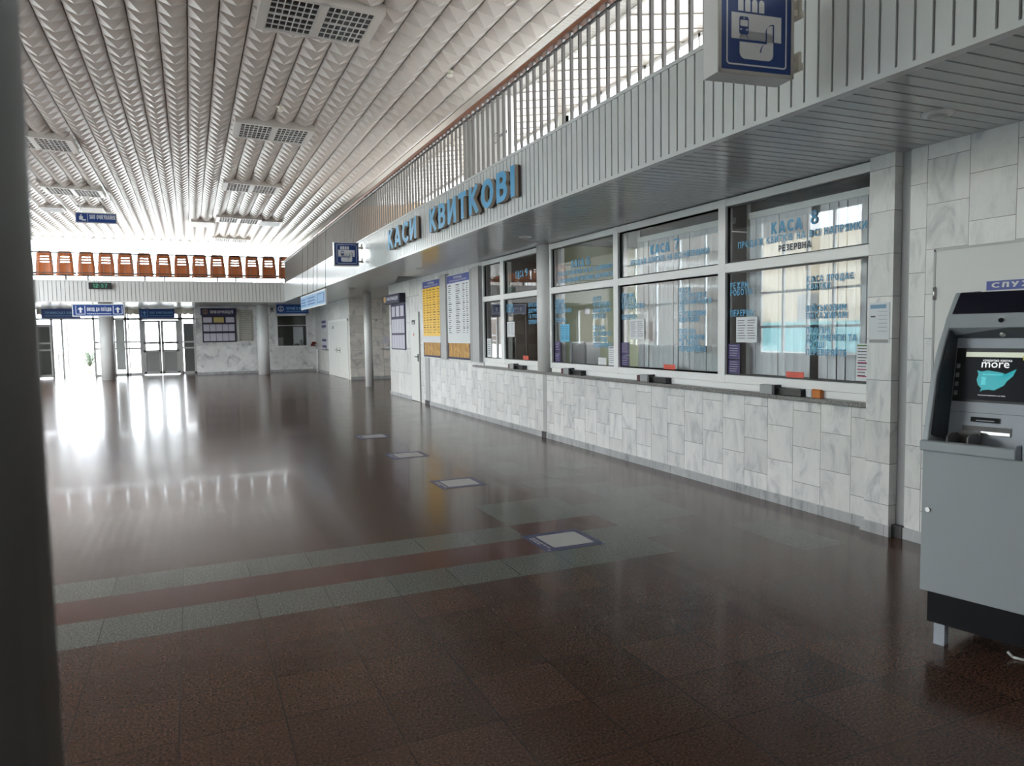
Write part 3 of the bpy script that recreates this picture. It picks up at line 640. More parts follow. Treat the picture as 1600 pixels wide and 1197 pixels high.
lettering(wA, 'lettering', block(['ПРОЇЗНІ', 'ДОКУМЕНТИ', 'ТА ГРОШІ', 'ПЕРЕВІРЯЙТЕ'], 10.538, 2.05, 1.72, .065))

# ---- counter shelf
ct = MB(); ct.box(4.81, 4.98, 4.12, 12.86, 0.962, 1.0)
tag(ct.build('counter_shelf', counter_gran, None, False, 0.006), 'long speckled grey granite counter shelf below the ticket windows', 'counter')

# ---- doors
d = thing('door_1', 'white service door with a blue sign behind the cash machine', 'door', (4.87, 3.0, 0), kind='structure')
m = MB(); m.box(4.845, 4.875, 2.45, 3.584, 0, 2.12); m.build('leaf', white, d, True)
m = MB()
for a in ((3.585, 3.60, 0, 2.135), (2.40, 2.45, 0, 2.135)): m.box(4.842, 4.88, *a)
m.box(4.842, 4.88, 2.4, 3.6, 2.12, 2.135); m.build('frame', trim_grey, d, True)
for zz in (1.78, .35):
    MB().tube((4.838, 3.586, zz), (4.838, 3.586, zz + .09), .011, 8).build('hinge', steel, d, True)
d = thing('door_sign', 'blue sign with white lettering on the door behind the cash machine', 'sign', (4.845, 2.95, 1.83))
MB().box(4.838, 4.845, 2.62, 3.215, 1.825, 1.885).build('plate', sign_deep if False else royal, d, True)
m = MB(); m.text('СЛУЖБОВЕ', (4.8365, 3.18, 1.840), HX, HY, .034, .50, .02); m.build('lettering', sign_white, d, True)
d = thing('door_2', 'narrow white door in the ticket wall beside the information board', 'door', (4.87, 16.8, 0), kind='structure')
m = MB(); m.box(4.85, 4.88, 16.45, 17.16, 0.01, 2.10); m.build('leaf', white, d, True)
m = MB(); m.box(4.84, 4.885, 16.42, 16.455, 0, 2.1); m.build('frame', panel_grey, d, True)
m = MB(); m.box(4.838, 4.85, 16.52, 16.57, .95, 1.12); m.tube((4.84, 16.545, 1.06), (4.80, 16.545, 1.06), .01); m.tube((4.80, 16.545, 1.06), (4.80, 16.67, 1.055), .01); m.build('handle', dark, d, True)
m = MB(); m.box(4.843, 4.85, 16.76, 17.0, 1.82, 1.92, 0); m.box(4.842, 4.843, 16.79, 16.97, 1.86, 1.875, 1); m.box(4.842, 4.843, 16.79, 16.97, 1.835, 1.85, 1); m.build('plate', [dark, sign_white], d, True)
m = MB(); m.box(4.845, 4.85, 16.83, 16.93, 1.53, 1.665, 0); m.box(4.8445, 4.845, 16.84, 16.92, 1.55, 1.60, 1); m.build('notice', [paper, red_card], d, True)
d = thing('door_3', 'white double door in the far side wall', 'door', (5.15, 28.1, 0), kind='structure')
for a, b, hy in ((26.25, 28.05, 27.75), (28.07, 30.0, 28.35)):
    l = MB().box(5.115, 5.16, a, b, 0.01, 2.10).build('leaf', white, d, True)
    m = MB(); m.tube((5.115, hy, 1.02), (5.07, hy, 1.02), .012); m.tube((5.07, hy, 1.02), (5.07, hy + .16, 1.02), .012); m.box(5.108, 5.116, hy - .03, hy + .03, .92, 1.12); m.build('handle', dark, d, True)
m = MB(); m.box(5.10, 5.17, 26.18, 26.25, 0, 2.17); m.box(5.10, 5.17, 30.0, 30.08, 0, 2.17); m.box(5.10, 5.17, 26.18, 30.08, 2.10, 2.17); m.build('frame', pvc, d, True)
m = MB(); m.box(5.108, 5.114, 28.9, 29.25, 1.83, 1.95, 0); m.box(5.108, 5.114, 28.95, 29.2, 1.5, 1.68, 1); m.build('plate', [panel_grey, paper], d, True)

# ---- entrance glazing at the far end (Y = 35.3)
YD = 35.3
e = thing('door_4', 'open glazed entrance doorway with bright daylight at far left', 'door', (-4.27, YD, 0), kind='structure')
m = MB()
m.box(-5.74, -3.2, YD, YD + .1, 2.39, 2.47); m.box(-5.74, -3.2, YD, YD + .1, 2.84, 2.88)
for a, b in ((-5.25, -5.17), (-4.88, -4.81), (-3.73, -3.66), (-3.45, -3.30)): m.box(a, b, YD, YD + .1, 0, 2.88)
m.box(-3.66, -3.3, YD + .02, YD + .08, 1.13, 1.2); m.box(-3.66, -3.3, YD + .02, YD + .08, 1.40, 1.47); m.box(-3.66, -3.3, YD, YD + .1, 0, .08)
m.build('frame', pvc_grey, e, True)
m = MB(); m.box(-5.17, -4.88, YD + .045, YD + .05, 0, 2.39); m.box(-3.66, -3.45, YD + .045, YD + .05, .08, 2.39); m.box(-5.74, -3.3, YD + .045, YD + .05, 2.47, 2.60); m.build('pane', glass, e, True)
m = MB(); m.box(-5.72, -5.66, YD - .34, YD - .28, .04, 2.2); m.box(-5.28, -5.22, YD - .06, YD, .04, 2.2)
m.prism([(-5.70, YD - .32, .05), (-5.24, YD - .04, .05), (-5.26, YD - .0, .05), (-5.72, YD - .28, .05)], (0, 0, .10)); m.prism([(-5.70, YD - .32, 2.10), (-5.24, YD - .04, 2.10), (-5.26, YD, 2.10), (-5.72, YD - .28, 2.10)], (0, 0, .10))
for zz in (1.12, 1.40): m.prism([(-5.70, YD - .32, zz), (-5.24, YD - .04, zz), (-5.26, YD, zz), (-5.72, YD - .28, zz)], (0, 0, .07))
m.build('leaf', pvc_grey, e, True)
m = MB()
m.prism([(-5.69, YD - .31, .1), (-5.25, YD - .045, .1), (-5.255, YD - .035, .1), (-5.695, YD - .30, .1)], (0, 0, 2.05)); m.build('leaf_panel', mat('door_dark_panel', (0.10, 0.105, 0.095, 1), 0.35), e, True)
m = MB()      # second leaf swung outwards on the left jamb
for s_ in (0, .86): m.box(-4.86 + s_ * .05, -4.80 + s_ * .05, YD + .1 + s_, YD + .17 + s_, .02, 2.35)
for zz in (.02, 1.13, 1.41, 2.28): m.prism([(-4.85, YD + .15, zz), (-4.81, YD + 1.0, zz), (-4.77, YD + 1.0, zz), (-4.81, YD + .15, zz)], (0, 0, .07))
m.build('leaf', pvc, e, True)
m = MB()
for a in (-3.70,): m.box(a, a + .05, YD + .1, YD + .16, .02, 2.35); m.box(a - .04, a + .01, YD + .9, YD + .96, .02, 2.35)
for zz in (.02, 1.13, 1.41, 2.28): m.prism([(-3.70, YD + .15, zz), (-3.74, YD + .95, zz), (-3.70, YD + .95, zz), (-3.66, YD + .15, zz)], (0, 0, .07))
m.build('leaf', pvc, e, True)
e = thing('door_6', 'brown wooden double door beyond the open entrance', 'door', (-6.4, YD, 0), kind='structure')
for a, b in ((-7.1, -6.46), (-6.44, -5.8)):
    MB().box(a, b, YD + .01, YD + .07, .02, 2.36).build('leaf', cupboard, e, True)
    for z0, z1 in ((.2, .95), (1.5, 2.2)): MB().box(a + .12, b - .12, YD - .005, YD + .011, z0, z1).build('door_panel', mat('door_beige', (.36, .31, .25, 1), .5), e, True)
MB().box(-7.1, -5.75, YD, YD + .1, 2.36, 2.88).box(-5.8, -5.74, YD, YD + .1, 0, 2.36).build('frame', cupboard, e, True)
# fixed glazing and closed double door to the right
e = thing('door_5', 'closed white double entrance door with lower panels', 'door', (-1.16, YD, 0), kind='structure')
m = MB()
for a, b in ((-1.98, -1.86), (-.46, -.36)): m.box(a, b, YD, YD + .1, 0, 2.88)
m.box(-1.98, -.36, YD, YD + .1, 2.36, 2.46); m.box(-1.98, -.36, YD, YD + .1, 2.84, 2.88); m.build('frame', pvc_grey, e, True)
for a, b in ((-1.86, -1.165), (-1.155, -.46)):
    l = MB()
    l.box(a, a + .1, YD + .01, YD + .08, .03, 2.34); l.box(b - .1, b, YD + .01, YD + .08, .03, 2.34); l.box(a, b, YD + .01, YD + .08, 2.26, 2.34); l.box(a, b, YD + .01, YD + .08, .03, .14)
    l.box(a, b, YD + .01, YD + .08, .98, 1.07); l.box(a, b, YD + .01, YD + .08, 1.33, 1.42)
    lo = l.build('leaf', pvc_grey, e, True)
    MB().box(a + .1, b - .1, YD + .03, YD + .06, .14, .98).build('lower_panel', panel_grey, e, True)
    MB().box(a + .1, b - .1, YD + .04, YD + .045, 1.07, 2.26).build('pane', glass, e, True)
    cx = b - .3 if a < -1.5 else a + .3
    MB().box(cx - .14, cx + .14, YD - .035, YD - .005, 1.36, 1.40).box(cx - .13, cx - .11, YD - .01, YD + .015, 1.36, 1.40).box(cx + .11, cx + .13, YD - .01, YD + .015, 1.36, 1.40).build('handle', dark, e, True)
w = thing('window_6', 'fixed glazing beside the closed entrance door', 'window', (-2.4, YD, 0), kind='structure')
m = MB()
for a, b in ((-3.0, -2.92), (-2.55, -2.46), (-2.42, -2.38), (-.36, -.30), (.14, .22)): m.box(a, b, YD, YD + .1, 0, 2.88)
m.box(-3.2, -1.98, YD, YD + .1, 2.36, 2.46); m.box(-3.2, -1.98, YD, YD + .1, 2.84, 2.88); m.box(-3.2, -1.98, YD, YD + .1, 0, .1)
m.box(-3.2, -1.98, YD + .01, YD + .09, 1.12, 1.19); m.box(-3.2, -1.98, YD + .01, YD + .09, 1.40, 1.47)
m.box(-.36, .22, YD, YD + .1, 2.36, 2.46); m.box(-.36, .22, YD, YD + .1, 2.84, 2.88); m.box(-.36, .22, YD, YD + .1, 0, .1); m.box(-.3, .14, YD, YD + .08, 1.10, 1.17); m.box(-.3, .14, YD, YD + .08, 1.36, 1.43)
m.build('frame', pvc_grey, w, True)
MB().box(-3.2, -1.98, YD + .045, YD + .05, .1, 2.36).box(-1.86, -.46, YD + .045, YD + .05, 2.46, 2.6).box(-3.2, -1.98, YD + .045, YD + .05, 2.46, 2.6).box(-.30, .14, YD + .045, YD + .05, 2.46, 2.6).build('pane', glass, w, True)
MB().box(-2.90, -2.56, YD + .06, YD + .07, .25, 2.36).build('frosted_pane', mat('frosted', (0.55, 0.55, 0.52, 1), 0.5), w, True)
MB().box(-.26, .14, YD + .03, YD + .04, .1, 2.2).build('tinted_pane', mat('tinted_panel', (0.12, 0.125, 0.125, 1), 0.25), w, True)
m = MB(); random.seed(3)
nx = 60
for i in range(nx):
    x0 = -5.7 + 5.85 * i / nx; x1 = -5.7 + 5.85 * (i + 1) / nx
    a = YD - .02 + .02 * math.sin(i * 1.7); b = YD - .02 + .02 * math.sin((i + 1) * 1.7)
    m.quad((x0, a, 2.60 + .03 * math.sin(i * 2.3)), (x1, b, 2.60 + .03 * math.sin((i + 1) * 2.3)), (x1, b, 2.84), (x0, a, 2.84))
tag(m.build('painted_reflection', reflection_m), 'wavy strip painted as daylight reflected above the entrance doors', 'painted reflection')  # stands for reflected daylight, put into colour and wavy shape

# ---- upper far glazing
w = thing('window_7', 'long bright clerestory window above the far balcony', 'window', (0, 38.3, 3.6), kind='structure')
m = MB(); x = -8.0
while x < 7.7: m.box(x, x + .035, 38.32, 38.38, 3.6, 6.3); x += 2.05
m.box(-8, 7.7, 38.3, 38.4, 3.6, 3.7); m.box(-8, 7.7, 38.3, 38.4, 6.1, 6.3)
m.build('frame', pvc, w, True); MB().box(-8, 7.7, 38.345, 38.355, 3.7, 6.1).build('pane', glass, w, True)
struct(MB().box(-8.2, 8.2, 38.4, 38.6, 6.25, 6.7).build('wall_front_upper', white), 'white lintel above the far clerestory window', 'wall')
struct(MB().box(5.55, 5.65, 23.5, 38.3, 3.5, 6.05).build('wall_gallery', mat('gallery_wall', (0.44, 0.42, 0.40, 1), 0.6, 0, 0.3, 0.04, 1)), 'grey inner wall at the far end of the gallery', 'wall')

# ================================================================== OUTSIDE
struct(MB().quad((-60, 35.55, -.04), (60, 35.55, -.04), (60, 120, -.04), (-60, 120, -.04)).quad((-60, -30, -.04), (-8.1, -30, -.04), (-8.1, 35.55, -.04), (-60, 35.55, -.04), 1).quad((8.1, -30, -.04), (60, -30, -.04), (60, 35.55, -.04), (8.1, 35.55, -.04), 1).build('floor_outside', [asphalt, mat('outside_asphalt', (0.20, 0.20, 0.20, 1), 0.9, 0, 0.2, 0.1, 0.6)]), 'pale paving outside the entrance', 'ground')
m = thing('building', 'cream building seen reflected in the rightmost ticket window', 'building', (-34, 30, 0))
m['kind'] = 'structure'
b = MB().box(-40, -34, 10, 51, 0, 9).build('wall', facade, m, True)
for k in range(6):
    MB().box(-34.0, -33.93, 12 + k * 6, 14 + k * 6, 2, 4.2).build('window_opening', panel_grey, m, True)
m = thing('building', 'tall dark block added outside to hide the sky from the ticket panes', 'building', (-36, 66, 0))
m['kind'] = 'structure'
MB().box(-44, -30, 53, 110, 0, 19).build('wall', mat('sky_block_dark', (0.10, 0.085, 0.075, 1), .8, 0, .2, .1, .4), m, True)  # unseen block added to keep sky reflections out of the ticket glass
MB().box(-44.5, -29.5, 52.5, 110.5, 19, 19.5).build('roof', panel_grey, m, True)
tag(MB().box(-28.1, -28, 5, 44, 0, 2.0).build('fence', teal), 'low teal fence outside the side windows', 'fence')
m = thing('garden_bench', 'long bench outside the open entrance', 'bench', (-5.9, 48, -.04))
MB().box(-1.1, 1.1, -.2, .2, .42, .48).build('seat', mat('bench_wood', (0.30, 0.22, 0.18, 1), 0.6), m)
MB().box(-1.1, 1.1, .2, .25, .65, .8).build('backrest', MATS['bench_wood'], m)
for s_ in (-.9, .9): MB().box(s_ - .04, s_ + .04, -.18, .24, 0, .78).build('leg', dark, m)
m = thing('potted_plant', 'spiky dark plant outside the open entrance', 'plant', (-4.45, 40.2, -.04))
MB().lathe((0, 0, 0), [(.18, 0), (.25, .3), (.27, .32)], 20).build('pot', facade, m)
lv = MB(); random.seed(5)
for k in range(26):
    a = random.uniform(0, 2 * PI); r = random.uniform(.35, .75); z = random.uniform(.35, 1.05)
    p0 = Vector((0, 0, .3)); p1 = Vector((math.cos(a) * r * .6, math.sin(a) * r * .6, .3 + z * .8)); p2 = Vector((math.cos(a) * r, math.sin(a) * r, .3 + z * .72))
    sd = Vector((-math.sin(a), math.cos(a), 0)) * .045
    lv.add([p0 - sd * .5, p0 + sd * .5, p1 + sd, p1 - sd, p2], [(0, 1, 2, 3), (3, 2, 4)])
lv.build('leaves', leaf, m)

# ================================================================== GALLERY RAILINGS, SEATS
r = thing('gallery_railing', 'grey baluster railing with brown wooden handrail along the right gallery', 'railing', (3.39, 10, 3.5))
hr = MB(); hr.prism([(3.355, 1.5, 4.39), (3.425, 1.5, 4.39), (3.43, 1.5, 4.42), (3.415, 1.5, 4.445), (3.365, 1.5, 4.445), (3.35, 1.5, 4.42)], (0, 27.7, 0)); hr.build('handrail', rail_wood, r, True)
MB().box(3.375, 3.405, 1.5, 29.2, 4.335, 4.35).build('flat_bar', dark, r, True)
y = 3.62; nb = 0; rest = MB(); base_b = None
sp = MB()
y = 2.0
while y < 29.1:
    sp.box(3.376, 3.404, y - .02, y + .02, 4.345, 4.392)
    if 3.5 < y and nb < 100:
        bb = MB(); bb.box(-.0135, .0135, -.0135, .0135, 0, .79)
        if base_b is None:
            base_b = bb.build('baluster', steel_grey, r); ob = base_b
        else:
            ob = base_b.copy(); COL.objects.link(ob)
        ob.location = (0, y - 10, .05); nb += 1
    else: rest.box(3.3765, 3.4035, y - .0135, y + .0135, 3.55, 4.34)
    y += 0.1635
so_ = sp.build('spacers', steel, r, True); so_['kind'] = 'stuff'; rs = rest.build('far_balusters', steel_grey, r, True); rs['kind'] = 'stuff'
r = thing('balcony_railing', 'thin steel railing in front of the brown seats on the far balcony', 'railing', (-2, 29.3, 3.6))
for zz, rr in ((4.55, .022), (3.87, .014), (4.25, .008)):
    MB().tube((-8, 29.3, zz), (3.36, 29.3, zz), rr, 8).build('rail', dark, r, True)
x = -6.4; bar0 = None
while x < 3.3:
    if bar0 is None: bar0 = MB().tube((0, 0, 0), (0, 0, .93), .009, 6).build('upright', steel_grey, r); ob = bar0
    else: ob = bar0.copy(); COL.objects.link(ob)
    ob.location = (x + 2, 0, 0); x += 0.22

def seat_back():
    m = MB(); n = 14; rows = []
    # shell outline: wide at the bottom, tapering to a rounded top; three slots
    def hw(t): return 0.265 - 0.055 * max(0, (t - .35) / .65) ** 1.2 - (0.05 * max(0, (t - .93) / .07) ** 2) if t > .35 else 0.265
    H = 0.87
    zs = [0, .12, .24, .34, .42, .465, .50, .56, .595, .655, .69, .76, .83, .87]
    slots = {(4, 5), (6, 7), (8, 9)}
    xs = [-1, -.56, -.3, 0, .3, .56, 1]
    def P(u, z, off):
        t = z / H; w_ = hw(t); d = 0.05 * (1 - u * u) + 0.12 * t ** 1.3
        return (u * w_, d + off, z)
    idx = {}
    for layer, off in ((0, 0), (1, .02)):
        for i, z in enumerate(zs):
            for j, u in enumerate(xs): idx[(layer, i, j)] = len(m.v); m.v.append(P(u, z, off))
    def face(*q): m.f.append(tuple(idx[k] for k in q)); m.mi.append(0); m.sm.append(True)
    def hole(i, j): return 0 <= j <= 5 and 1 <= j <= 4 and (i in (5, 7, 9))
    for i in range(len(zs) - 1):
        for j in range(len(xs) - 1):
            if hole(i, j): continue
            face((0, i, j), (0, i, j + 1), (0, i + 1, j + 1), (0, i + 1, j)); face((1, i, j), (1, i + 1, j), (1, i + 1, j + 1), (1, i, j + 1))
    for i in range(len(zs) - 1):
        face((0, i, 0), (0, i + 1, 0), (1, i + 1, 0), (1, i, 0)); face((0, i, 6), (1, i, 6), (1, i + 1, 6), (0, i + 1, 6))
    for j in range(6):
        face((0, 0, j), (1, 0, j), (1, 0, j + 1), (0, 0, j + 1)); face((0, len(zs) - 1, j), (0, len(zs) - 1, j + 1), (1, len(zs) - 1, j + 1), (1, len(zs) - 1, j))
    for i in (5, 7, 9):
        for j in range(1, 5):
            face((0, i, j), (1, i, j), (1, i, j + 1), (0, i, j + 1)); face((0, i + 1, j), (0, i + 1, j + 1), (1, i + 1, j + 1), (1, i + 1, j))
        face((0, i, 1), (0, i + 1, 1), (1, i + 1, 1), (1, i, 1)); face((0, i, 5), (1, i, 5), (1, i + 1, 5), (0, i + 1, 5))
    return m
def make_bench(label, loc):
    b = thing('seat_bench', label, 'bench', loc, group='benches on the far balcony')
    for k in range(4):
        sx = (k - 1.5) * 0.61
        s = bpy.data.objects.new('seat', None); COL.objects.link(s); s.parent = b; s.location = (sx, 0, .19)
        if k == 0:
            make_bench.back = seat_back().build('backrest', seat_brown, s)
            pn = MB(); pn.prism([(-.25, .10, .20), (.25, .10, .20), (.24, .50, .24), (-.24, .50, .24)], (0, 0, .025)); make_bench.pan = pn.build('seat_pan', seat_brown, s)
        else:
            for q in (make_bench.back, make_bench.pan): c = q.copy(); COL.objects.link(c); c.parent = s
    MB().box(-1.22, 1.22, .20, .26, .27, .33).build('beam', dark, b)
    MB().box(-1.22, 1.22, .03, .06, .19, .235).build('back_bar', dark, b)
    for sx in (-.9, .9):
        MB().box(sx - .025, sx + .025, .21, .25, .03, .27).box(sx - .025, sx + .025, .02, .46, 0, .03).build('leg', dark, b)
    return b
BX = (-4.765 - .0, -2.32, .13, 2.58)
b0 = make_bench('brown four-seat bench on the far balcony, at the near column', (-4.80, 29.75, 3.6))
for xx, lb in ((-2.32, 'brown four-seat bench on the far balcony, above the digital clock'), (.13, 'brown four-seat bench on the far balcony, above the dark information board'), (2.58, 'brown four-seat bench on the far balcony, nearest the ticket-side gallery')):
    c = copy_tree(b0); c.location = (xx, 29.75, 3.6); c['label'] = lb

# things on the gallery
g = thing('display_panel', 'pale panel with a round logo standing on the gallery', 'panel', (5.65, 13.9, 3.5))
MB().box(5.60, 5.75, 12.92, 14.65, 3.5, 6.035).build('board', mat('panel_white', (0.80, 0.77, 0.75, 1), 0.5), g, True)
MB().box(5.56, 5.75, 14.65, 15.1, 3.5, 6.035).build('side_post', panel_grey, g, True)
m = MB(); cy, cz = 13.42, 5.36
for k in range(24):
    a0, a1 = 2 * PI * k / 24, 2 * PI * (k + 1) / 24
    m.quad(*[(5.598, cy + q * math.cos(a), cz + q * math.sin(a)) for a, q in ((a0, .10), (a1, .10), (a1, .085), (a0, .085))])
for s_ in (1, -1): m.prism([(5.597, cy - .06, cz - .06 * s_), (5.597, cy - .05, cz - .06 * s_), (5.597, cy + .06, cz + .06 * s_), (5.597, cy + .05, cz + .06 * s_)], (-.001, 0, 0))
for k in range(5): m.box(5.596, 5.598, cy - .24 - k * .075, cy - .20 - k * .075, cz - .035, cz + .02)
m.build('logo', text_navy, g, True)
tp = MB()
for k in range(34):
    x0 = 4.2 + k * .1; tp.quad((x0, 20.0 + .03 * (k % 2), 3.5), (x0 + .1, 20.0 + .03 * ((k + 1) % 2), 3.5), (x0 + .1, 20.0 + .03 * ((k + 1) % 2), 5.02 + .012 * k), (x0, 20.0 + .03 * (k % 2), 5.02 + .012 * k))
tag(tp.build('curtain_screen', tan), 'pleated tan screen standing across the upper gallery', 'screen')

# ================================================================== BIG LETTERS
L = thing('wall_lettering', 'large blue raised letters КАСИ КВИТКОВІ on the gallery fascia', 'sign', (3.33, 10, 3.07))
def letter(ch, y0, y1, z0=3.065, h=.335):
    m = MB(); rim = mat('letter_rim', (0.50, 0.44, 0.36, 1), 0.4)
    m.text(ch, (3.322, y0, z0), HX, HY, h, y0 - y1, .022, .020, 1, 1)
    m.text(ch, (3.300, y0, z0), HX, HY, h, y0 - y1, .020, .034, 2, 2)
    m.text(ch, (3.264, y0, z0), HX, HY, h, y0 - y1, .018, .006, 0, 2)
    m.build('letter', [sky_blue, letter_side, rim], L, True)
def word(s, ya, yb, zz):
    adv = [stroke_char(ch, .22)[0] + .17 for ch in s]; tot = sum(adv) - .17; y = ya
    for ch, a in zip(s, adv):
        k = (ya - yb) / tot; letter(ch, y, y - k * (a - .17), zz); y -= k * a
word('КАСИ', 12.82, 11.06, 3.072); word('КВИТКОВІ', 10.38, 7.31, 3.058)

# ================================================================== TICKET SIGNS (hand with ticket)
def rrect(m, x0, x1, z0, z1, r, y, mi, n=5, hole=None):
    pts = []
    for cx, cz, a0 in ((x1 - r, z1 - r, 0), (x0 + r, z1 - r, PI / 2), (x0 + r, z0 + r, PI), (x1 - r, z0 + r, 1.5 * PI)):
        for k in range(n + 1): a = a0 + PI / 2 * k / n; pts.append((cx + r * math.cos(a), y, cz + r * math.sin(a)))
    if hole is None: m.add(pts, [tuple(range(len(pts) - 1, -1, -1))], mi)
    else:
        q = []; t = hole; r2 = max(r - t, .001)
        for cx, cz, a0 in ((x1 - r, z1 - r, 0), (x0 + r, z1 - r, PI / 2), (x0 + r, z0 + r, PI), (x1 - r, z0 + r, 1.5 * PI)):
            for k in range(n + 1): a = a0 + PI / 2 * k / n; q.append((cx + r2 * math.cos(a), y, cz + r2 * math.sin(a)))
        N = len(pts); m.add(pts + q, [(i, N + i, N + (i + 1) % N, (i + 1) % N) for i in range(N)], mi)
def ticket_sign(label, loc, rz, mirrored=False, wx=.235):
    s = thing('ticket_sign', label, 'sign', loc, rz, 'ticket pictogram signs')
    W_, H_, D_ = wx, .235, .14     # half width, half height, depth
    c = MB(); c.box(-W_, W_, 0, D_, -H_, H_); c.build('case', mat('sign_case', (0.66, 0.66, 0.65, 1), 0.3), s, False, .004)
    c = MB(); t = .018
    c.box(-W_, W_, -.008, 0, H_ - t, H_); c.box(-W_, W_, -.008, 0, -H_, -H_ + t); c.box(-W_, -W_ + t, -.008, 0, -H_, H_); c.box(W_ - t, W_, -.008, 0, -H_, H_); c.build('rim', mat('sign_rim', (0.42, 0.40, 0.37, 1), 0.35), s)
    f = MB(); f.box(-W_ + t, W_ - t, -.003, 0, -H_ + t, H_ - t); f.build('face', sign_blue, s)
    p = MB(); y = -.0045; k = W_ / .235
    rrect(p, -.185 * k, .19 * k, -.19, .19, .02, y, 0, 5, .008)
    for i in range(4):
        x0 = (-.115 + i * .043) * k; pts = [(x0, y, .09), (x0 + .033 * k, y, .09)] + [(x0 + .0165 * k + .0165 * k * math.cos(a), y, .14 + .0165 * math.sin(a)) for a in [PI * q / 6 for q in range(7)]]
        p.add(pts, [tuple(range(len(pts)))], 0)
    p.quad((-.155 * k, y, -.055), (.155 * k, y, -.055), (.155 * k, y, .08), (-.155 * k, y, .08), 0)
    rrect(p, -.105 * k, .105 * k, -.155, -.01, .035, y, 0, 5)
    p.build('pictogram', sign_white, s)
    p = MB(); y = -.0055
    p.quad((-.155 * k, y, -.068), (.062 * k, y, -.068), (.062 * k, y, -.055), (-.155 * k, y, -.055), 0)
    for a, b in (((.06, .0), (.06, -.06)), ((.105, .035), (.105, -.055))): p.box(a[0] * k - .004, a[0] * k + .004, y, y + .0005, b[1], a[1])
    pts = [(.06 + .045 * (1 - math.cos(q)), .035 * math.sin(q)) for q in [PI / 2 * i / 6 for i in range(7)]]
    for a, b in zip(pts[:-1], pts[1:]): p.quad((a[0] * k - .004, y, a[1] - .004), (b[0] * k - .004, y, b[1] - .004), (b[0] * k + .004, y, b[1] + .004), (a[0] * k + .004, y, a[1] + .004))
    pts = [(.02 + .045 * math.sin(q), -.115 + .045 * (1 - math.cos(q)) * 1.0) for q in [PI / 2 * i / 6 for i in range(7)]]
    pts = [(.02 + .04 * (1 - math.cos(q)), -.115 + .05 * math.sin(q)) for q in [PI / 2 * i / 6 for i in range(7)]]
    for a, b in zip(pts[:-1], pts[1:]): p.quad((a[0] * k, y, a[1]), (a[0] * k + .009, y, a[1]), (b[0] * k + .009, y, b[1] + .004), (b[0] * k, y, b[1] - .004))
    # train front
    rrect(p, -.108 * k, -.05 * k, -.03, .062, .012, y, 0)
    for sx in (-.104, -.058): p.quad((sx * k - .004 * (1 if sx < -.08 else -1), y, -.05), (sx * k + .004 - .004 * (1 if sx < -.08 else -1), y, -.05), (-.079 * k + (sx + .081) * .5 + .004, y, -.03), (-.079 * k + (sx + .081) * .5, y, -.03))
    p.build('pictogram_ticket', sign_blue, s)
    p = MB(); y = -.0062
    rrect(p, -.102 * k, -.056 * k, .012, .044, .006, y, 0); rrect(p, -.083 * k, -.075 * k, .05, .057, .003, y, 0)
    for sx in (-.097, -.061): rrect(p, (sx - .005) * k, (sx + .005) * k, -.01, 0, .0045, y, 0)
    p.build('pictogram_train', sign_white, s)
    for zz in (-.16, .12):
        bk = MB(); bk.box(W_, W_ + .10, .04, .075, zz, zz + .035); bk.box(W_ + .06, W_ + .06 + .02, .03, .085, zz - .01, zz + .09)
        bk.build('bracket', mat('bracket_cream', (0.60, 0.56, 0.48, 1), 0.5), s)
    return s
ticket_sign('large blue ticket sign with hand pictogram hung from fascia at upper right', (2.835, 3.165, 3.185), -.11)
ticket_sign('small distant blue ticket sign with hand pictogram left of the letters', (2.965, 15.05, 3.225), -.02, wx=.25)

# ================================================================== CEILING LIGHTS, DETECTORS
def ceiling_light(label, loc):
    c = thing('ceiling_light', label, 'ceiling light', loc, 0, 'recessed louvre lights in the ceiling')
    m = MB(); hx, hy = .80, .62
    m.box(-hx, hx, -hy, hy, .02, .14); m.box(-hx, -.685, -hy, hy, 0, .02); m.box(.685, hx, -hy, hy, 0, .02); m.box(-.05, .05, -hy, hy, 0, .02); m.box(-.685, .685, -hy, -.55, 0, .02); m.box(-.685, .685, .55, hy, 0, .02)
    m.build('frame', ceil_trim, c)
    for sx in (-.3675, .3675):
        for sy in (-.275, .275):
            g_ = MB()
            for k in range(8): xx = sx - .31 + .62 * k / 7; g_.box(xx - .006, xx + .006, sy - .265, sy + .265, .004, .02, 0)
            for k in range(4): yy = sy - .26 + .52 * k / 3; g_.box(sx - .31, sx + .31, yy - .007, yy + .007, .004, .02, 0)
            g_.box(sx - .315, sx + .315, sy - .27, sy + .27, .0185, .0198, 1)
            if (sx, sy) == (-.3675, -.275): ceiling_light.g = g_
            g_.build('louvre', [mat('louvre_white', (0.62, 0.60, 0.57, 1), 0.4), mat('lamp_dark', (0.045, 0.042, 0.045, 1), 0.15)], c)
    return c
base = None
for (x, y, lb) in ((1.84, 10.80, 'dark louvred ceiling light nearest the camera, at the top edge'), (1.84, 17.05, 'second dark louvred ceiling light of the right-hand row'), (1.86, 23.5, 'third dark louvred ceiling light of the right-hand row'), (1.88, 30.1, 'fourth louvred ceiling light of the right-hand row'), (1.9, 36.3, 'farthest louvred ceiling light of the right-hand row'),
                   (-3.05, 19.9, 'louvred ceiling light of the left-hand row, nearest the dark column'), (-3.05, 26.1, 'second louvred ceiling light of the left-hand row, above the hanging blue sign')):
    zz = zc(x) - .16
    if base is None: base = ceiling_light(lb, (x, y, zz)); c = base
    else: c = copy_tree(base); c.location = (x, y, zz); c['label'] = lb
    if x > 0: c.rotation_euler = (0, .03, 0)
hatch_m = mat('hatch_dark', (0.05, 0.03, 0.026, 1), .5); flat_m = mat('ceiling_flat_tan', (0.40, 0.35, 0.29, 1), .5)
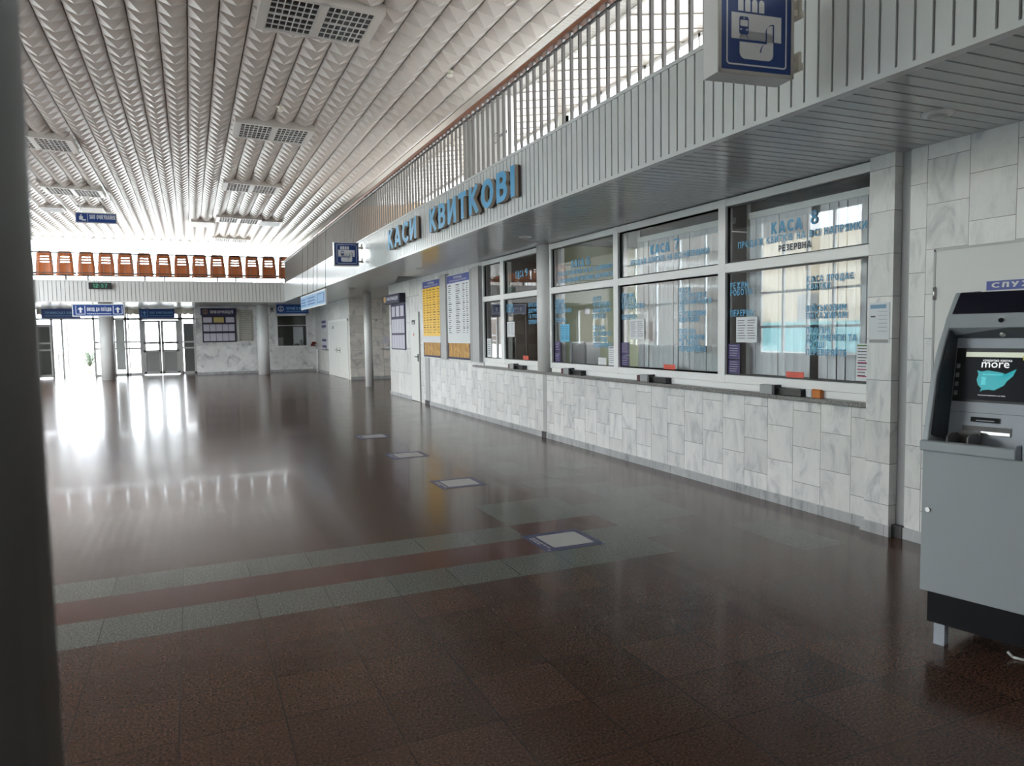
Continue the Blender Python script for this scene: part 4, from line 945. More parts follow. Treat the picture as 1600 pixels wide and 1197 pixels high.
for lb, x0, x1, y0, y1, mm in (('dark open hatch in the far ceiling near the gallery side', 2.65, 3.42, 29.8, 30.9, hatch_m), ('dark open hatch in the far ceiling at left', -4.5, -3.85, 29.5, 30.4, hatch_m),
                               ('flat grey blank panel in the ceiling above the hanging waiting hall sign', -3.3, -2.6, 29.1, 30.5, flat_m), ('flat tan blank panel in the far ceiling left of the last lights', .25, 1.0, 31.2, 32.5, flat_m)):
    t = thing('ceiling_hatch', lb, 'ceiling panel', ((x0 + x1) / 2, (y0 + y1) / 2, zc(x1) - .14), 0, 'flat panels in the ceiling')
    a, b = (x1 - x0) / 2, (y1 - y0) / 2
    MB().box(-a, a, -b, b, 0, .12).build('panel', mm, t)
    MB().box(-a - .03, a + .03, -b - .03, -b, 0, .12).box(-a - .03, a + .03, b, b + .03, 0, .12).box(-a - .03, -a, -b, b, 0, .12).box(a, a + .03, -b, b, 0, .12).build('rim', ceil_trim, t)
def detector(label, loc, up=True):
    t = thing('smoke_detector', label, 'smoke detector', loc, 0, 'smoke detectors')
    MB().lathe((0, 0, 0), [(.02, -.085), (.05, -.08), (.055, -.05), (.035, -.045), (.04, -.01), (.06, -.005), (.06, .012)], 20).build('body', mat('detector_cream', (0.70, 0.66, 0.56, 1), 0.4), t)
    MB().tube((.01, 0, -.087), (.01, 0, -.08), .006, 8).build('lamp', red_card, t)
detector('cream smoke detector on the ceiling pyramids near the brown handrail', (4.22, 12.1, zc(4.22) - .05))
detector('cream smoke detector on the ceiling behind the nearest louvred light', (1.79, 15.2, zc(1.8) - .1))
def downlight(label, loc):
    t = thing('downlight', label, 'ceiling light', loc, 0, 'round fittings in the soffit')
    MB().lathe((0, 0, 0), [(.062, -.016), (.085, -.012), (.092, 0), (.092, .01)], 28).build('ring', white, t)
    MB().lathe((0, 0, 0), [(.035, -.03), (.05, -.026), (.055, -.012), (.055, .0)], 24).build('lens', mat('lens_grey', (0.45, 0.45, 0.44, 1), 0.3), t)
downlight('round white fitting in the soffit above the marble pilaster', (4.2, 3.12, 2.88))
downlight('round white fitting in the soffit above the round counter column', (4.2, 9.1, 2.88))
downlight('round white fitting in the soffit above the yellow timetable', (4.2, 14.05, 2.88))
downlight('round white fitting in the soffit before the slim column', (4.15, 20.5, 2.88))
# loose dark panel edge in soffit
tag(MB().prism([(4.3, 16.1, 2.872), (4.75, 16.2, 2.868), (4.75, 17.9, 2.866), (4.62, 17.6, 2.868)], (0, 0, .006)).build('sagging_slat', dark), 'dark sagging slat edge in the soffit above the information board', 'ceiling slat')

# ================================================================== TIMETABLES AND BOARDS
def timetable(label, y0, y1, z0, z1, body, n_cols, name):
    t = thing('timetable_board', label, 'timetable', (4.84, (y0 + y1) / 2, z0), group='timetable boards')
    MB().box(4.83, 4.87, y1, y0, z0, z1).build('frame', white, t, True)
    hz = z1 - .17
    MB().box(4.822, 4.831, y1 + .03, y0 - .03, hz, z1 - .02).build('header', royal, t, True)
    m = MB(); cy = (y0 + y1) / 2
    m.text('РОЗКЛАД', (4.820, cy, hz + .10), HX, HY, .045, (y0 - y1) * .34, .02, center=True)
    m.text('ПАСАЖИРСЬКИХ ПОЇЗДІВ ДАЛЬНЬОГО СПОЛУЧЕННЯ' if body is paper else 'ПРИМІСЬКИХ ПОЇЗДІВ ТА ЕЛЕКТРОПОЇЗДІВ', (4.820, cy, hz + .04), HX, HY, .028, (y0 - y1) * .74, .01, center=True)
    m.build('header_lettering', sign_white, t, True)
    MB().box(4.823, 4.831, y1 + .03, y0 - .03, z0 + .48, hz).build('sheet', body, t, True)
    ln = MB(); nr = 24 if body is paper else 18; random.seed(11)
    W0 = y0 - y1 - .1
    for k in range(nr):
        zz = hz - .06 - (hz - z0 - .56) * k / nr
        for (a, b) in n_cols:
            b2 = a + (b - a) * random.uniform(.55, 1)
            ln.box(4.8215, 4.823, y0 - .05 - W0 * b2, y0 - .05 - W0 * a, zz, zz + (.012 if k % 3 else .02))
    ln.build('lettering', mat('timetable_print', (0.10, 0.09, 0.10, 1), .6) if body is paper else mat('timetable_print_brown', srgb(120, 84, 10), .6), t, True)
    MB().box(4.823, 4.831, y1 + .03, y0 - .03, z0 + .34, z0 + .48).build('blank_strip', paper, t, True)
    MB().box(4.823, 4.831, y1 + .07, y0 - .07, z0 + .06, z0 + .34).build('foil_panel', gold, t, True)
    MB().box(4.82, 4.832, y1 + .03, y0 - .03, z0 + .02, z0 + .06).box(4.82, 4.832, y1 + .03, y1 + .07, z0 + .02, z0 + .34).box(4.82, 4.832, y0 - .07, y0 - .03, z0 + .02, z0 + .34).build('foil_frame', navy, t, True)
timetable('yellow timetable board with blue header left of the white one', 16.02, 14.72, 1.06, 2.76, yellow, [(.02, .16), (.22, .36), (.40, .52), (.60, .78), (.86, .98)], 'y')
timetable('white timetable board with blue header beside the ticket windows', 14.30, 12.95, 1.06, 2.76, paper, [(.04, .20), (.40, .60), (.72, .82), (.88, .97)], 'w')

t = thing('information_board', 'purple information board with paper sheets beside the narrow white door', 'notice board', (4.85, 18.3, 1.2))
MB().box(4.72, 4.869, 17.60, 19.26, 2.37, 2.60).build('header_box', mat('board_dark', srgb(28, 24, 46), .4), t, True)
MB().box(4.712, 4.721, 17.64, 19.22, 2.39, 2.58).build('header_face', navy, t, True)
m = MB(); m.text('ІНФОРМАЦІЯ', (4.709, 18.85, 2.45), HX, HY, .09, 1.1, .02); m.build('lettering', sign_white, t, True)
m = MB(); m.box(4.708, 4.712, 18.93, 19.14, 2.42, 2.56); m.build('emblem', mat('emblem_gold', srgb(206, 168, 92), .4), t, True)
MB().box(4.845, 4.869, 17.62, 18.95, 1.2, 2.36).build('panel', navy, t, True)
sheet0 = None
for r_, (za, zb, n_) in enumerate(((2.04, 2.30, 3), (1.62, 1.97, 5), (1.23, 1.57, 5))):
    for k in range(n_):
        w_ = 1.24 / n_; a = 18.90 - w_ * k - (.05 if n_ == 3 else .01); b = 18.90 - w_ * (k + 1) + (.05 if n_ == 3 else .01)
        MB().box(4.842, 4.846, b, a, za, zb).build('paper_sheet', paper_lilac, t, True)

t = thing('information_board', 'large dark purple information board on the far marble wall beside the louvre', 'notice board', (1.13, 33.66, 1.37))
MB().box(.48, 1.82, 33.64, 33.699, 1.37, 2.50).build('panel', mat('board_dark2', srgb(34, 26, 52), .4), t, True)
MB().box(.44, 1.84, 33.58, 33.699, 2.50, 2.80).build('header_box', navy, t, True)
m = MB(); m.text('ІНФОРМАЦІЯ', (.82, 33.575, 2.58), FX, FY, .13, .90, .02); m.build('lettering', sign_white, t, True)
m = MB()
for k in range(20):
    a0, a1 = 2 * PI * k / 20, 2 * PI * (k + 1) / 20; m.quad(*[(.62 + q * math.cos(a), 33.576, 2.65 + q * math.sin(a)) for a, q in ((a0, .10), (a0, .085), (a1, .085), (a1, .10))])
m.box(.605, .635, 33.574, 33.576, 2.59, 2.66); m.box(.605, .635, 33.574, 33.576, 2.685, 2.71); m.build('emblem', MATS['emblem_gold'], t, True)
for z0, z1, xs in ((2.20, 2.42, ((.53, .87, 0), (.94, 1.34, 1), (1.42, 1.76, 0))), (1.83, 2.12, tuple((.53 + .25 * k, .76 + .25 * k, 0) for k in range(5))), (1.42, 1.74, tuple((.53 + .25 * k, .76 + .25 * k, 0) for k in range(5)))):
    for a, b, q in xs: MB().box(a, b, 33.63, 33.641, z0, z1).build('paper_sheet', mat('sheet_yellow', srgb(196, 176, 110), .5) if q else paper_lilac, t, True)
t = thing('louvre_vent', 'beige slatted louvre beside the far information board', 'vent', (2.2, 33.66, 1.4))
m = MB(); m.box(1.92, 2.5, 33.65, 33.7, 1.40, 1.46); m.box(1.92, 2.5, 33.65, 33.7, 2.66, 2.72); m.box(1.92, 1.98, 33.65, 33.7, 1.4, 2.72); m.box(2.44, 2.5, 33.65, 33.7, 1.4, 2.72); m.build('frame', mat('vent_beige', (0.47, 0.44, 0.38, 1), .5), t, True)
m = MB()
for k in range(15): zz = 1.46 + .08 * k; m.prism([(1.98, 33.655, zz), (1.98, 33.66, zz), (1.98, 33.70, zz + .06), (1.98, 33.69, zz + .06)], (.46, 0, 0))
m.build('slats', MATS['vent_beige'], t, True)

# ================================================================== HANGING SIGNS
def arrow_panel(m, x, z, s, y, mi=0):
    t = .02
    for a in ((x - s, x + s, z - s, z - s + t), (x - s, x - s + t, z - s, z + s), (x + s - t, x + s, z - s, z + s)): m.box(a[0], a[1], y - .002, y, a[2], a[3], mi)
    m.box(x - .028, x + .028, y - .002, y, z - s * .6, z + s * .2, mi); m.prism([(x - .09, y, z + s * .15), (x + .09, y, z + s * .15), (x, y, z + s * .75)], (0, -.002, 0), mi)
def hang_sign(name, label, x0, x1, z0, z1, y, blue, rimm, txt, tx, tw, th, arrows=(), sub=True, rods=0.0, group=None, sm=None):
    t = thing(name, label, 'sign', ((x0 + x1) / 2, y, z0), group=group)
    MB().box(x0, x1, y, y + .06, z0, z1).build('case', rimm, t, True)
    MB().box(x0 + .03, x1 - .03, y - .006, y, z0 + .03, z1 - .03).build('face', blue, t, True)
    m = MB(); zc_ = (z0 + z1) / 2
    m.text(txt, (tx, y - .008, zc_ - th * .25), FX, FY, th, tw, .02)
    if sub:
        n_ = 13
        for k in range(n_): a = tx + tw * k / n_; m.box(a, a + tw / n_ * .72, y - .008, y - .006, z0 + .075, z0 + .105)
    for ax in arrows: arrow_panel(m, ax, zc_, (z1 - z0) * .34, y - .006)
    m.build('lettering', sm or sign_white, t, True)
    if rods:
        for xx in (x0 + .15, x1 - .15): MB().tube((xx, y + .03, z1), (xx, y + .03, z1 + rods), .008, 8).build('rod', steel, t, True)
    return t
hang_sign('exit_sign', 'blue exit sign with two white arrows hanging before the open entrance', -3.68, -2.08, 2.37, 2.80, 29.27, sign_blue, sign_white, 'ВИХІД ДО ПОЇЗДІВ', -3.23, .74, .12, (-3.43, -2.29), True, 0)
hang_sign('suburban_ticket_sign', 'dark blue sign behind the exit sign above the open entrance', -5.50, -4.12, 2.46, 2.84, 35.05, sign_deep, sign_deep, 'ПРИМІСЬКІ КАСИ', -5.36, 1.1, .10, (), True, 0.04, None, sign_pale)
hang_sign('waiting_room_sign', 'dark blue arrow sign above the closed double entrance door', -1.95, -.58, 2.45, 2.84, 35.2, sign_deep, sign_deep, 'ЗАЛ ОЧІКУВАННЯ', -1.55, .9, .10, (-1.75,), True, 0.04, None, sign_pale)
t0 = [o for o in SC.objects if o.name == 'exit_sign'][0]
for xx in (-3.4, -2.9, -2.4): MB().tube((xx, 29.30, 2.80), (xx, 29.30, 2.876), .008, 8).build('rod', steel, t0, True)
t = hang_sign('waiting_hall_sign', 'blue sign with a seated figure hanging high below the pyramid ceiling', -3.11, -1.97, 5.20, 5.52, 26.5, sign_blue, panel_grey, 'ЗАЛ ОЧІКУВАННЯ', -2.72, .70, .13, (), False, .6)
m = MB(); m.lathe((-2.95, 26.492, 5.43), [(.0, -.03), (.03, 0), (0, .03)], 8); m.box(-3.0, -2.9, 26.488, 26.493, 5.29, 5.40); m.box(-2.93, -2.82, 26.488, 26.493, 5.27, 5.31); m.box(-2.78, -2.77, 26.488, 26.493, 5.24, 5.48); m.build('figure', sign_white, t, True)
t = hang_sign('enquiry_sign', 'dark blue sign with an information symbol above the enquiry window', 3.23, 4.48, 2.49, 2.86, 31.0, sign_deep, sign_deep, 'ЧЕРГОВИЙ ПО ВОКЗАЛУ', 3.62, .80, .10, (), True, .02, None, sign_pale)
m = MB()
for k in range(20):
    a0, a1 = 2 * PI * k / 20, 2 * PI * (k + 1) / 20; m.quad(*[(3.40 + q * math.cos(a), 30.99, 2.68 + q * math.sin(a)) for a, q in ((a0, .11), (a0, .085), (a1, .085), (a1, .11))])
m.box(3.385, 3.415, 30.988, 30.99, 2.61, 2.69); m.box(3.385, 3.415, 30.988, 30.99, 2.71, 2.74); m.build('symbol', sign_white, t, True)
t = thing('hanging_sign_panel', 'long pale blue three-part sign on wires beside the gallery fascia', 'sign', (3.25, 21.65, 2.40))
MB().box(3.24, 3.28, 19.35, 23.95, 2.385, 2.80).build('case', sign_white, t, True)
for k, (a, b) in enumerate(((23.9, 22.75), (22.65, 20.95), (20.85, 19.42))):
    m = MB(); m.box(3.232, 3.24, b, a, 2.43, 2.76, 0); m.build('face', mat('sign_sky', srgb(128, 172, 212), .35), t, True)
    m = MB(); L_ = a - b
    if k < 2:
        for q in range(3): m.box(3.23, 3.232, b + L_ * .1, a - L_ * .1, 2.66 - q * .085, 2.69 - q * .085)
    else:
        for q in ((b + .15, a - .15, 2.70, 2.72), (b + .15, a - .15, 2.48, 2.50), (b + .15, b + .22, 2.5, 2.7), (a - .22, a - .15, 2.5, 2.7)): m.box(3.23, 3.232, *q)
    m.build('lettering', sign_deep, t, True)
m = MB()
for yy in (19.5, 20.9, 21.6, 22.7, 23.8): m.tube((3.27, yy, 2.8), (3.33, yy + .0, 4.4), .006, 6)
m.build('wires', dark, t, True)
t = thing('digital_clock', 'black digital clock with green digits on the far balcony fascia', 'clock', (-2.78, 29.17, 3.30))
MB().box(-3.13, -2.43, 29.10, 29.19, 3.31, 3.53).build('case', black, t, True, .006)
m = MB(); m.text('12:37', (-3.0, 29.097, 3.355), FX, FY, .13, .44, .0); m.build('digits', mat('led_green', (0.02, 0.10, 0.06, 1), .4, emit=(0.1, 0.6, 0.35, 1), estr=.02), t, True)
t = thing('wall_speaker', 'small beige box speaker on the far wall beside the column', 'speaker', (3.3, 33.6, 2.63))
MB().box(3.22, 3.38, 33.55, 33.7, 2.63, 2.86).build('case', mat('speaker_beige', (.42, .39, .36, 1), .5), t, True, .01); MB().tube((3.30, 33.552, 2.76), (3.30, 33.54, 2.76), .05, 16).build('grille', dark, t, True)

# ================================================================== ENQUIRY WINDOW AND CORNER
w = thing('window_8', 'enquiry window with dim green room behind', 'window', (4.14, 33.7, 1.12), kind='structure')
m = MB(); m.box(3.46, 3.53, 33.66, 33.76, 1.1, 2.54); m.box(4.75, 4.82, 33.66, 33.76, 1.1, 2.54); m.box(3.46, 4.82, 33.66, 33.76, 2.46, 2.54); m.box(3.46, 4.82, 33.64, 33.76, 1.09, 1.15); m.box(3.5, 4.78, 33.68, 33.74, 2.03, 2.06); m.build('frame', pvc, w, True)
MB().box(3.53, 4.75, 33.705, 33.71, 1.15, 2.48).build('pane', glass, w, True)
tag(MB().box(4.29, 4.72, 34.5, 34.52, 1.10, 1.98).box(4.29, 4.33, 34.48, 34.50, 1.1, 1.98).box(4.68, 4.72, 34.48, 34.5, 1.1, 1.98).box(4.29, 4.72, 34.48, 34.5, 1.94, 1.98).build('white_screen', paper), 'bright white board inside the enquiry window', 'board')
tag(MB().box(3.56, 3.80, 34.1, 34.4, 1.0, 1.5).box(3.54, 3.82, 34.08, 34.42, 1.5, 1.52).box(3.6, 3.76, 34.09, 34.1, 1.1, 1.4).build('storage_box', mat('pale_box', (0.40, 0.42, 0.38, 1), .5), None, False, .008), 'pale box in the lower corner of the enquiry window', 'box')
struct(MB().box(3.0, 5.25, 33.95, 34.45, .95, 1.0).build('trim_8', mat('desk_grey', (0.3, 0.3, 0.28, 1), .5)), 'inner desk of the enquiry office', 'desk')
t = thing('desk_fan', 'small dark desk fan inside the enquiry window', 'fan', (4.62, 34.2, 1.0))
MB().lathe((0, 0, 0), [(.07, 0), (.07, .02), (.02, .03), (.015, .22)], 16).build('stand', dark, t)
m = MB()
for rr in (.13, .09, .05):
    for k in range(16): a0, a1 = 2 * PI * k / 16, 2 * PI * (k + 1) / 16; m.tube((rr * math.cos(a0), -.02, .28 + rr * math.sin(a0)), (rr * math.cos(a1), -.02, .28 + rr * math.sin(a1)), .006, 5)
for k in range(8): a = 2 * PI * k / 8; m.tube((0, -.02, .28), (.13 * math.cos(a), -.02, .28 + .13 * math.sin(a)), .004, 5)
m.build('guard', dark, t)
m = MB()
for k in range(3): a = 2 * PI * k / 3; m.prism([(.02 * math.cos(a), 0, .28 + .02 * math.sin(a)), (.11 * math.cos(a - .3), 0, .28 + .11 * math.sin(a - .3)), (.11 * math.cos(a + .35), .015, .28 + .11 * math.sin(a + .35))], (0, .006, 0))
m.build('blades', black, t)
t = thing('desk_lamp', 'small dome lamp inside the enquiry window before the white board', 'lamp', (4.38, 34.2, 1.0))
MB().lathe((0, 0, 0), [(.06, 0), (.06, .015), (.012, .02), (.012, .10)], 16).build('stand', dark, t); MB().lathe((0, 0, .10), [(.15, 0), (.14, .06), (.10, .11), (.04, .14), (.001, .145)], 20).build('shade', black, t)
t = thing('flower_vase', 'bunch of dark red flowers on the wall corner right of the enquiry window', 'flowers', (5.0, 33.45, 1.0))
MB().box(-.12, .12, -.1, .1, -.02, 0).build('ledge', white, t)
MB().lathe((0, 0, 0), [(.04, 0), (.055, .05), (.05, .10), (.035, .13)], 16).build('vase', white, t)
m = MB(); random.seed(9)
for k in range(40):
    a = random.uniform(0, 2 * PI); rr = random.uniform(0, .14); zz = .2 + random.uniform(-.05, .12) - rr * .3; p = Vector((rr * math.cos(a), rr * math.sin(a), zz)); s_ = random.uniform(.025, .04)
    m.lathe(p, [(.002, -s_), (s_ * .8, -s_ * .5), (s_, 0), (s_ * .7, s_ * .6), (.002, s_)], 7)
m.build('blooms', flower, t)
tag(MB().tube((5.08, 32.9, 0), (5.08, 32.9, 1.0), .045, 14).build('wall_pipe', white), 'white vertical pipe in the corner below the red flowers', 'pipe')
for k, (za, zb, lb) in enumerate(((1.86, 2.24, 'upper purple and grey poster on the far side wall'), (1.02, 1.48, 'lower purple and grey poster on the far side wall, above the ledge'))):
    p = MB(); p.box(5.135, 5.1495, 30.8, 31.9, za, zb, 0); p.box(5.13, 5.136, 30.85, 31.85, za + .05, za + .15, 1); p.box(5.13, 5.136, 30.85, 31.85, zb - .15, zb - .05, 1)
    tag(p.build('poster', [paper_lilac, purple]), lb, 'poster')
t = thing('wall_ledge', 'small dark ledge with a pen stand below the far posters', 'shelf', (5.1, 30.6, 1.0))
MB().box(4.98, 5.15, 30.15, 31.3, .985, 1.0).build('board', dark, t, True); MB().tube((5.06, 30.4, 1.0), (5.03, 30.3, 1.14), .012, 8).build('pen', dark, t, True)
t = thing('wall_ledge', 'small dark ledge on the beige recess wall behind the slim column', 'shelf', (6.45, 25.95, 1.07))
MB().box(6.25, 6.75, 25.85, 26.0, 1.06, 1.075).build('board', dark, t, True)
tag(MB().box(6.38, 6.55, 25.88, 25.94, 1.075, 1.15).box(6.41, 6.52, 25.87, 25.88, 1.09, 1.13).build('leaflet_stack', paper), 'small stack of white leaflets on the recess wall ledge', 'leaflets')
tag(MB().box(6.33, 6.42, 25.985, 26.0, 1.28, 1.52).box(6.45, 6.54, 25.985, 26.0, 1.28, 1.52).build('wall_notice', paper_lilac), 'pair of faint notices above the recess wall ledge', 'notice')
tag(MB().box(6.06, 6.14, 25.98, 26.0, 2.06, 2.14).box(6.08, 6.12, 25.972, 25.98, 2.08, 2.12).build('wall_switch', panel_grey), 'small grey switch box high on the beige recess wall', 'switch')

# ================================================================== ON THE COUNTER AND GLASS
def tray(label, y, full=True, amber=False):
    t = thing('document_tray', label, 'tray', (4.86, y, 1.0), group='pass-through trays on the counter')
    MB().box(-.07, .02, .06, .22, 0, .085).build('speaker_box', grey_plastic, t, False, .006)
    MB().box(-.072, .02, .03, .062, 0, .088).build('side_plate', dark, t)
    m = MB(); m.box(-.03, .05, -.24, .03, .005, .06, 0); m.box(-.05, .05, -.24, .03, .058, .064, 1); m.box(-.05, .05, -.26, -.24, 0, .06, 0); m.build('slot', [black, dark], t)
    if not amber: MB().box(-.06, .0, .225, .30, 0, .075).build('reader', maroon, t, False, .004)
    return t
tray('grey and black pass-through tray below the window lettered КАСА 8', 5.05, True, True)
tray('pass-through tray with a maroon reader below the window lettered КАСА 7', 7.02)
tray('pass-through tray with a maroon reader below the window lettered КАСА 6', 8.95)
tray('pass-through tray with a maroon reader below the window lettered КАСА 9', 10.85)
am = NT('amber_plastic'); am.b.inputs['Base Color'].default_value = srgb(196, 112, 32); am.b.inputs['Roughness'].default_value = .2
tag(MB().box(4.845, 4.885, 4.61, 4.70, 1.0, 1.075).box(4.842, 4.888, 4.607, 4.703, 1.06, 1.066).build('amber_block', am.m, None, False, .01), 'small amber translucent block on the counter beside the rightmost tray', 'block')
tag(MB().box(4.865, 4.885, 4.71, 4.79, 1.0, 1.066).box(4.858, 4.866, 4.72, 4.78, 1.005, 1.06).build('white_cover', paper, None, False, .003), 'small white cover plate between the rightmost tray and the amber block', 'cover plate')
XG = 4.905
def sheet(name, label, cat, y0, y1, z0, z1, m, lines=0, accent=None, group=None, header=None):
    """paper stuck on the glass: y0 > y1 (left to right as seen)"""
    p = MB(); p.box(XG - .003, XG, y1, y0, z0, z1, 0); random.seed(int(y0 * 1000))
    w_ = y0 - y1; h_ = z1 - z0
    for k in range(lines):
        zz = z1 - h_ * (.12 + .8 * k / lines)
        cols_ = ((.08, .46), (.54, .92)) if w_ > .25 else ((.12, .88),)
        for a, b in cols_: p.box(XG - .0045, XG - .003, y0 - w_ * (a + (b - a) * random.uniform(.7, 1)), y0 - w_ * a, zz - h_ * .022, zz, 1)
    if header: p.box(XG - .0045, XG - .003, y1 + w_ * .06, y0 - w_ * .06, z1 - h_ * .07, z1 - h_ * .03, 2)
    return tag(p.build(name, [m, ink if m is not purple else sign_white, accent or ink]), label, cat, group)
sheet('paper_notice', 'white two-column notice on the rightmost ticket pane, beside the blind gap', 'notice', 5.72, 5.43, 1.465, 1.71, paper, 8)
sheet('paper_notice', 'white two-column notice on the middle ticket pane, above the maroon reader', 'notice', 7.625, 7.31, 1.49, 1.73, paper, 8)
sheet('blue_notice', 'light blue notice on the glass below КАСА 6', 'notice', 9.45, 9.18, 1.45, 1.70, mat('notice_blue', srgb(96, 182, 222), .5), 8)
sheet('paper_notice', 'narrow white notice on the glass below КАСА 9', 'notice', 11.40, 11.09, 1.52, 1.77, paper, 6)
for y0, lb in ((5.835, 'КАСА 8'), (7.815, 'КАСА 7'), (9.63, 'КАСА 6')):
    for z0, z1, ul in ((1.30, 1.45, 'upper'), (1.15, 1.29, 'lower')):
        sheet('purple_sticker', '%s purple sticker at the left edge of the window lettered %s' % (ul, lb), 'sticker', y0, y0 - .17, z0, z1, purple, 5, None, 'purple stickers on the ticket glass')
tn = sheet('tariff_notice', 'tall white notice with coloured bars at the right edge of the last window', 'notice', 4.297, 4.172, 1.166, 1.464, paper, 10, mat('bar_green', srgb(80, 130, 60), .5), None, True)
m = MB()
for k, mm in ((0, 0), (1, 1), (2, 1)): m.box(XG - .006, XG - .0045, 4.18, 4.285, 1.20 + (2 - k) * .055, 1.208 + (2 - k) * .055, 0)
m.build('coloured_bars', mat('bar_magenta', srgb(170, 30, 90), .5), tn)
sheet('red_card', 'red card at the foot of the rightmost ticket pane, above the amber block', 'card', 5.056, 4.85, 1.15, 1.208, red_card, 2)
sheet('red_card', 'red card at the foot of the middle ticket pane with white notice', 'card', 6.925, 6.71, 1.148, 1.21, red_card, 2)
sheet('red_card', 'small red card at the foot of the pane left of the round counter column', 'card', 10.763, 10.56, 1.148, 1.22, red_card, 2)
sheet('price_sheet', 'white list at the lower right edge of the window lettered КАСА 6', 'notice', 8.122, 7.955, 1.153, 1.40, paper, 8, navy, None, True)
sheet('price_sheet', 'white sheet beside the monitors in the window lettered КАСА 6', 'notice', 8.382, 8.18, 1.153, 1.25, paper, 0)
sheet('price_sheet', 'white list in the lower corner of the leftmost narrow pane', 'notice', 12.316, 12.12, 1.16, 1.49, paper, 8)
p = MB(); p.box(4.806, 4.81, 3.92, 4.105, 1.47, 1.78, 0); p.box(4.8045, 4.806, 3.95, 4.09, 1.735, 1.765, 2); p.box(4.8045, 4.806, 3.93, 4.095, 1.475, 1.50, 3)
for k in range(6): p.box(4.8045, 4.806, 3.94, 4.02, 1.71 - .03 * k, 1.716 - .03 * k, 1)
p.box(4.8045, 4.806, 4.045, 4.085, 1.67, 1.68, 4)
tag(p.build('wall_poster', [mat('poster_pale', (.66, .69, .72, 1), .4), mat('poster_print', (.45, .47, .5, 1), .5), mat('poster_blue', srgb(120, 160, 190), .5), panel_grey, ink]), 'pale instruction poster on the marble pilaster', 'poster')

# blinds and curtains
def blind(label, ya, yb, skip=()):
    b = thing('vertical_blind', label, 'blind', (5.06, (ya + yb) / 2, 1.1), group='vertical blinds')
    MB().box(-.02, .03, -(ya - yb) / 2, (ya - yb) / 2, 1.56, 1.62).build('head_rail', pvc, b)
    n_ = int((ya - yb) / .098); s0 = None
    for k in range(n_):
        yy = (ya - yb) / 2 - .049 - .098 * k
        if any(a <= k <= c for a, c in skip): continue
        if s0 is None:
            m = MB(); pts = [(.010 * math.sin(q * PI), -.047 + .094 * q, 0) for q in [i / 6 for i in range(7)]]
            for (x0, y0, _), (x1, y1, _) in zip(pts[:-1], pts[1:]): m.quad((x0, y0, .05), (x1, y1, .05), (x1, y1, 1.56), (x0, y0, 1.56))
            s0 = m.build('slat', blind_m, b); o = s0
        else: o = s0.copy(); COL.objects.link(o)
        o.location = (0, yy, 0); o.rotation_euler = (0, 0, random.uniform(-.16, .22))
    return b
random.seed(21)
blind('grey vertical blind behind the window lettered КАСА 8', 5.72, 4.10, ((8, 8),))
blind('grey vertical blind behind the window lettered КАСА 7', 7.65, 5.95, ())
def curtain(label, y0, y1, x):
    m = MB(); n_ = 18
    for k in range(n_):
        a, b = y0 + (y1 - y0) * k / n_, y0 + (y1 - y0) * (k + 1) / n_
        m.quad((x + .03 * math.sin(k * 1.3), a, 1.05), (x + .03 * math.sin((k + 1) * 1.3), b, 1.05), (x + .03 * math.sin((k + 1) * 1.3), b, 2.8), (x + .03 * math.sin(k * 1.3), a, 2.8))
    tag(m.build('curtain', curtain_m), label, 'curtain', 'curtains in the ticket booths')
curtain('white curtain at the right side of the window lettered КАСА 9', 10.05, 10.30, 5.06)
curtain('white curtain at the left side of the window lettered КАСА 6', 9.74, 9.52, 5.0)
curtain('white curtain at the right side of the window lettered КАСА 6', 8.0, 8.25, 5.1)
curtain('white curtain in the leftmost narrow ticket pane', 11.55, 12.0, 5.06)
struct(MB().box(5.05, 5.75, 4.15, 12.45, .92, .96).build('trim_9', pvc_grey), 'inner desk behind the ticket windows', 'desk')
def monitor(label, x, y, rz, m):
    t = thing('monitor', label, 'monitor', (x, y, .962), rz, 'monitors in the ticket booth')
    MB().box(-.22, .22, -.015, .02, .14, .48).build('housing', m, t, False, .008); MB().box(-.205, .205, -.019, -.014, .155, .465).build('screen', black, t)
    MB().box(-.02, .02, -.01, .01, .02, .14).box(-.1, .1, -.08, .08, 0, .02).build('stand', dark, t)
monitor('dark monitor with a pale rim on the desk below КАСА 6', 5.26, 9.60, .62, grey_plastic)
monitor('black monitor beside the pale-rimmed one on the desk below КАСА 6', 5.34, 9.30, .55, black)
tag(MB().box(5.55, 5.57, 9.815, 9.84, 1.85, 1.95).box(5.52, 5.60, 9.82, 9.84, 1.86, 1.94).build('wall_socket', paper), 'small white socket on the green booth wall', 'socket')

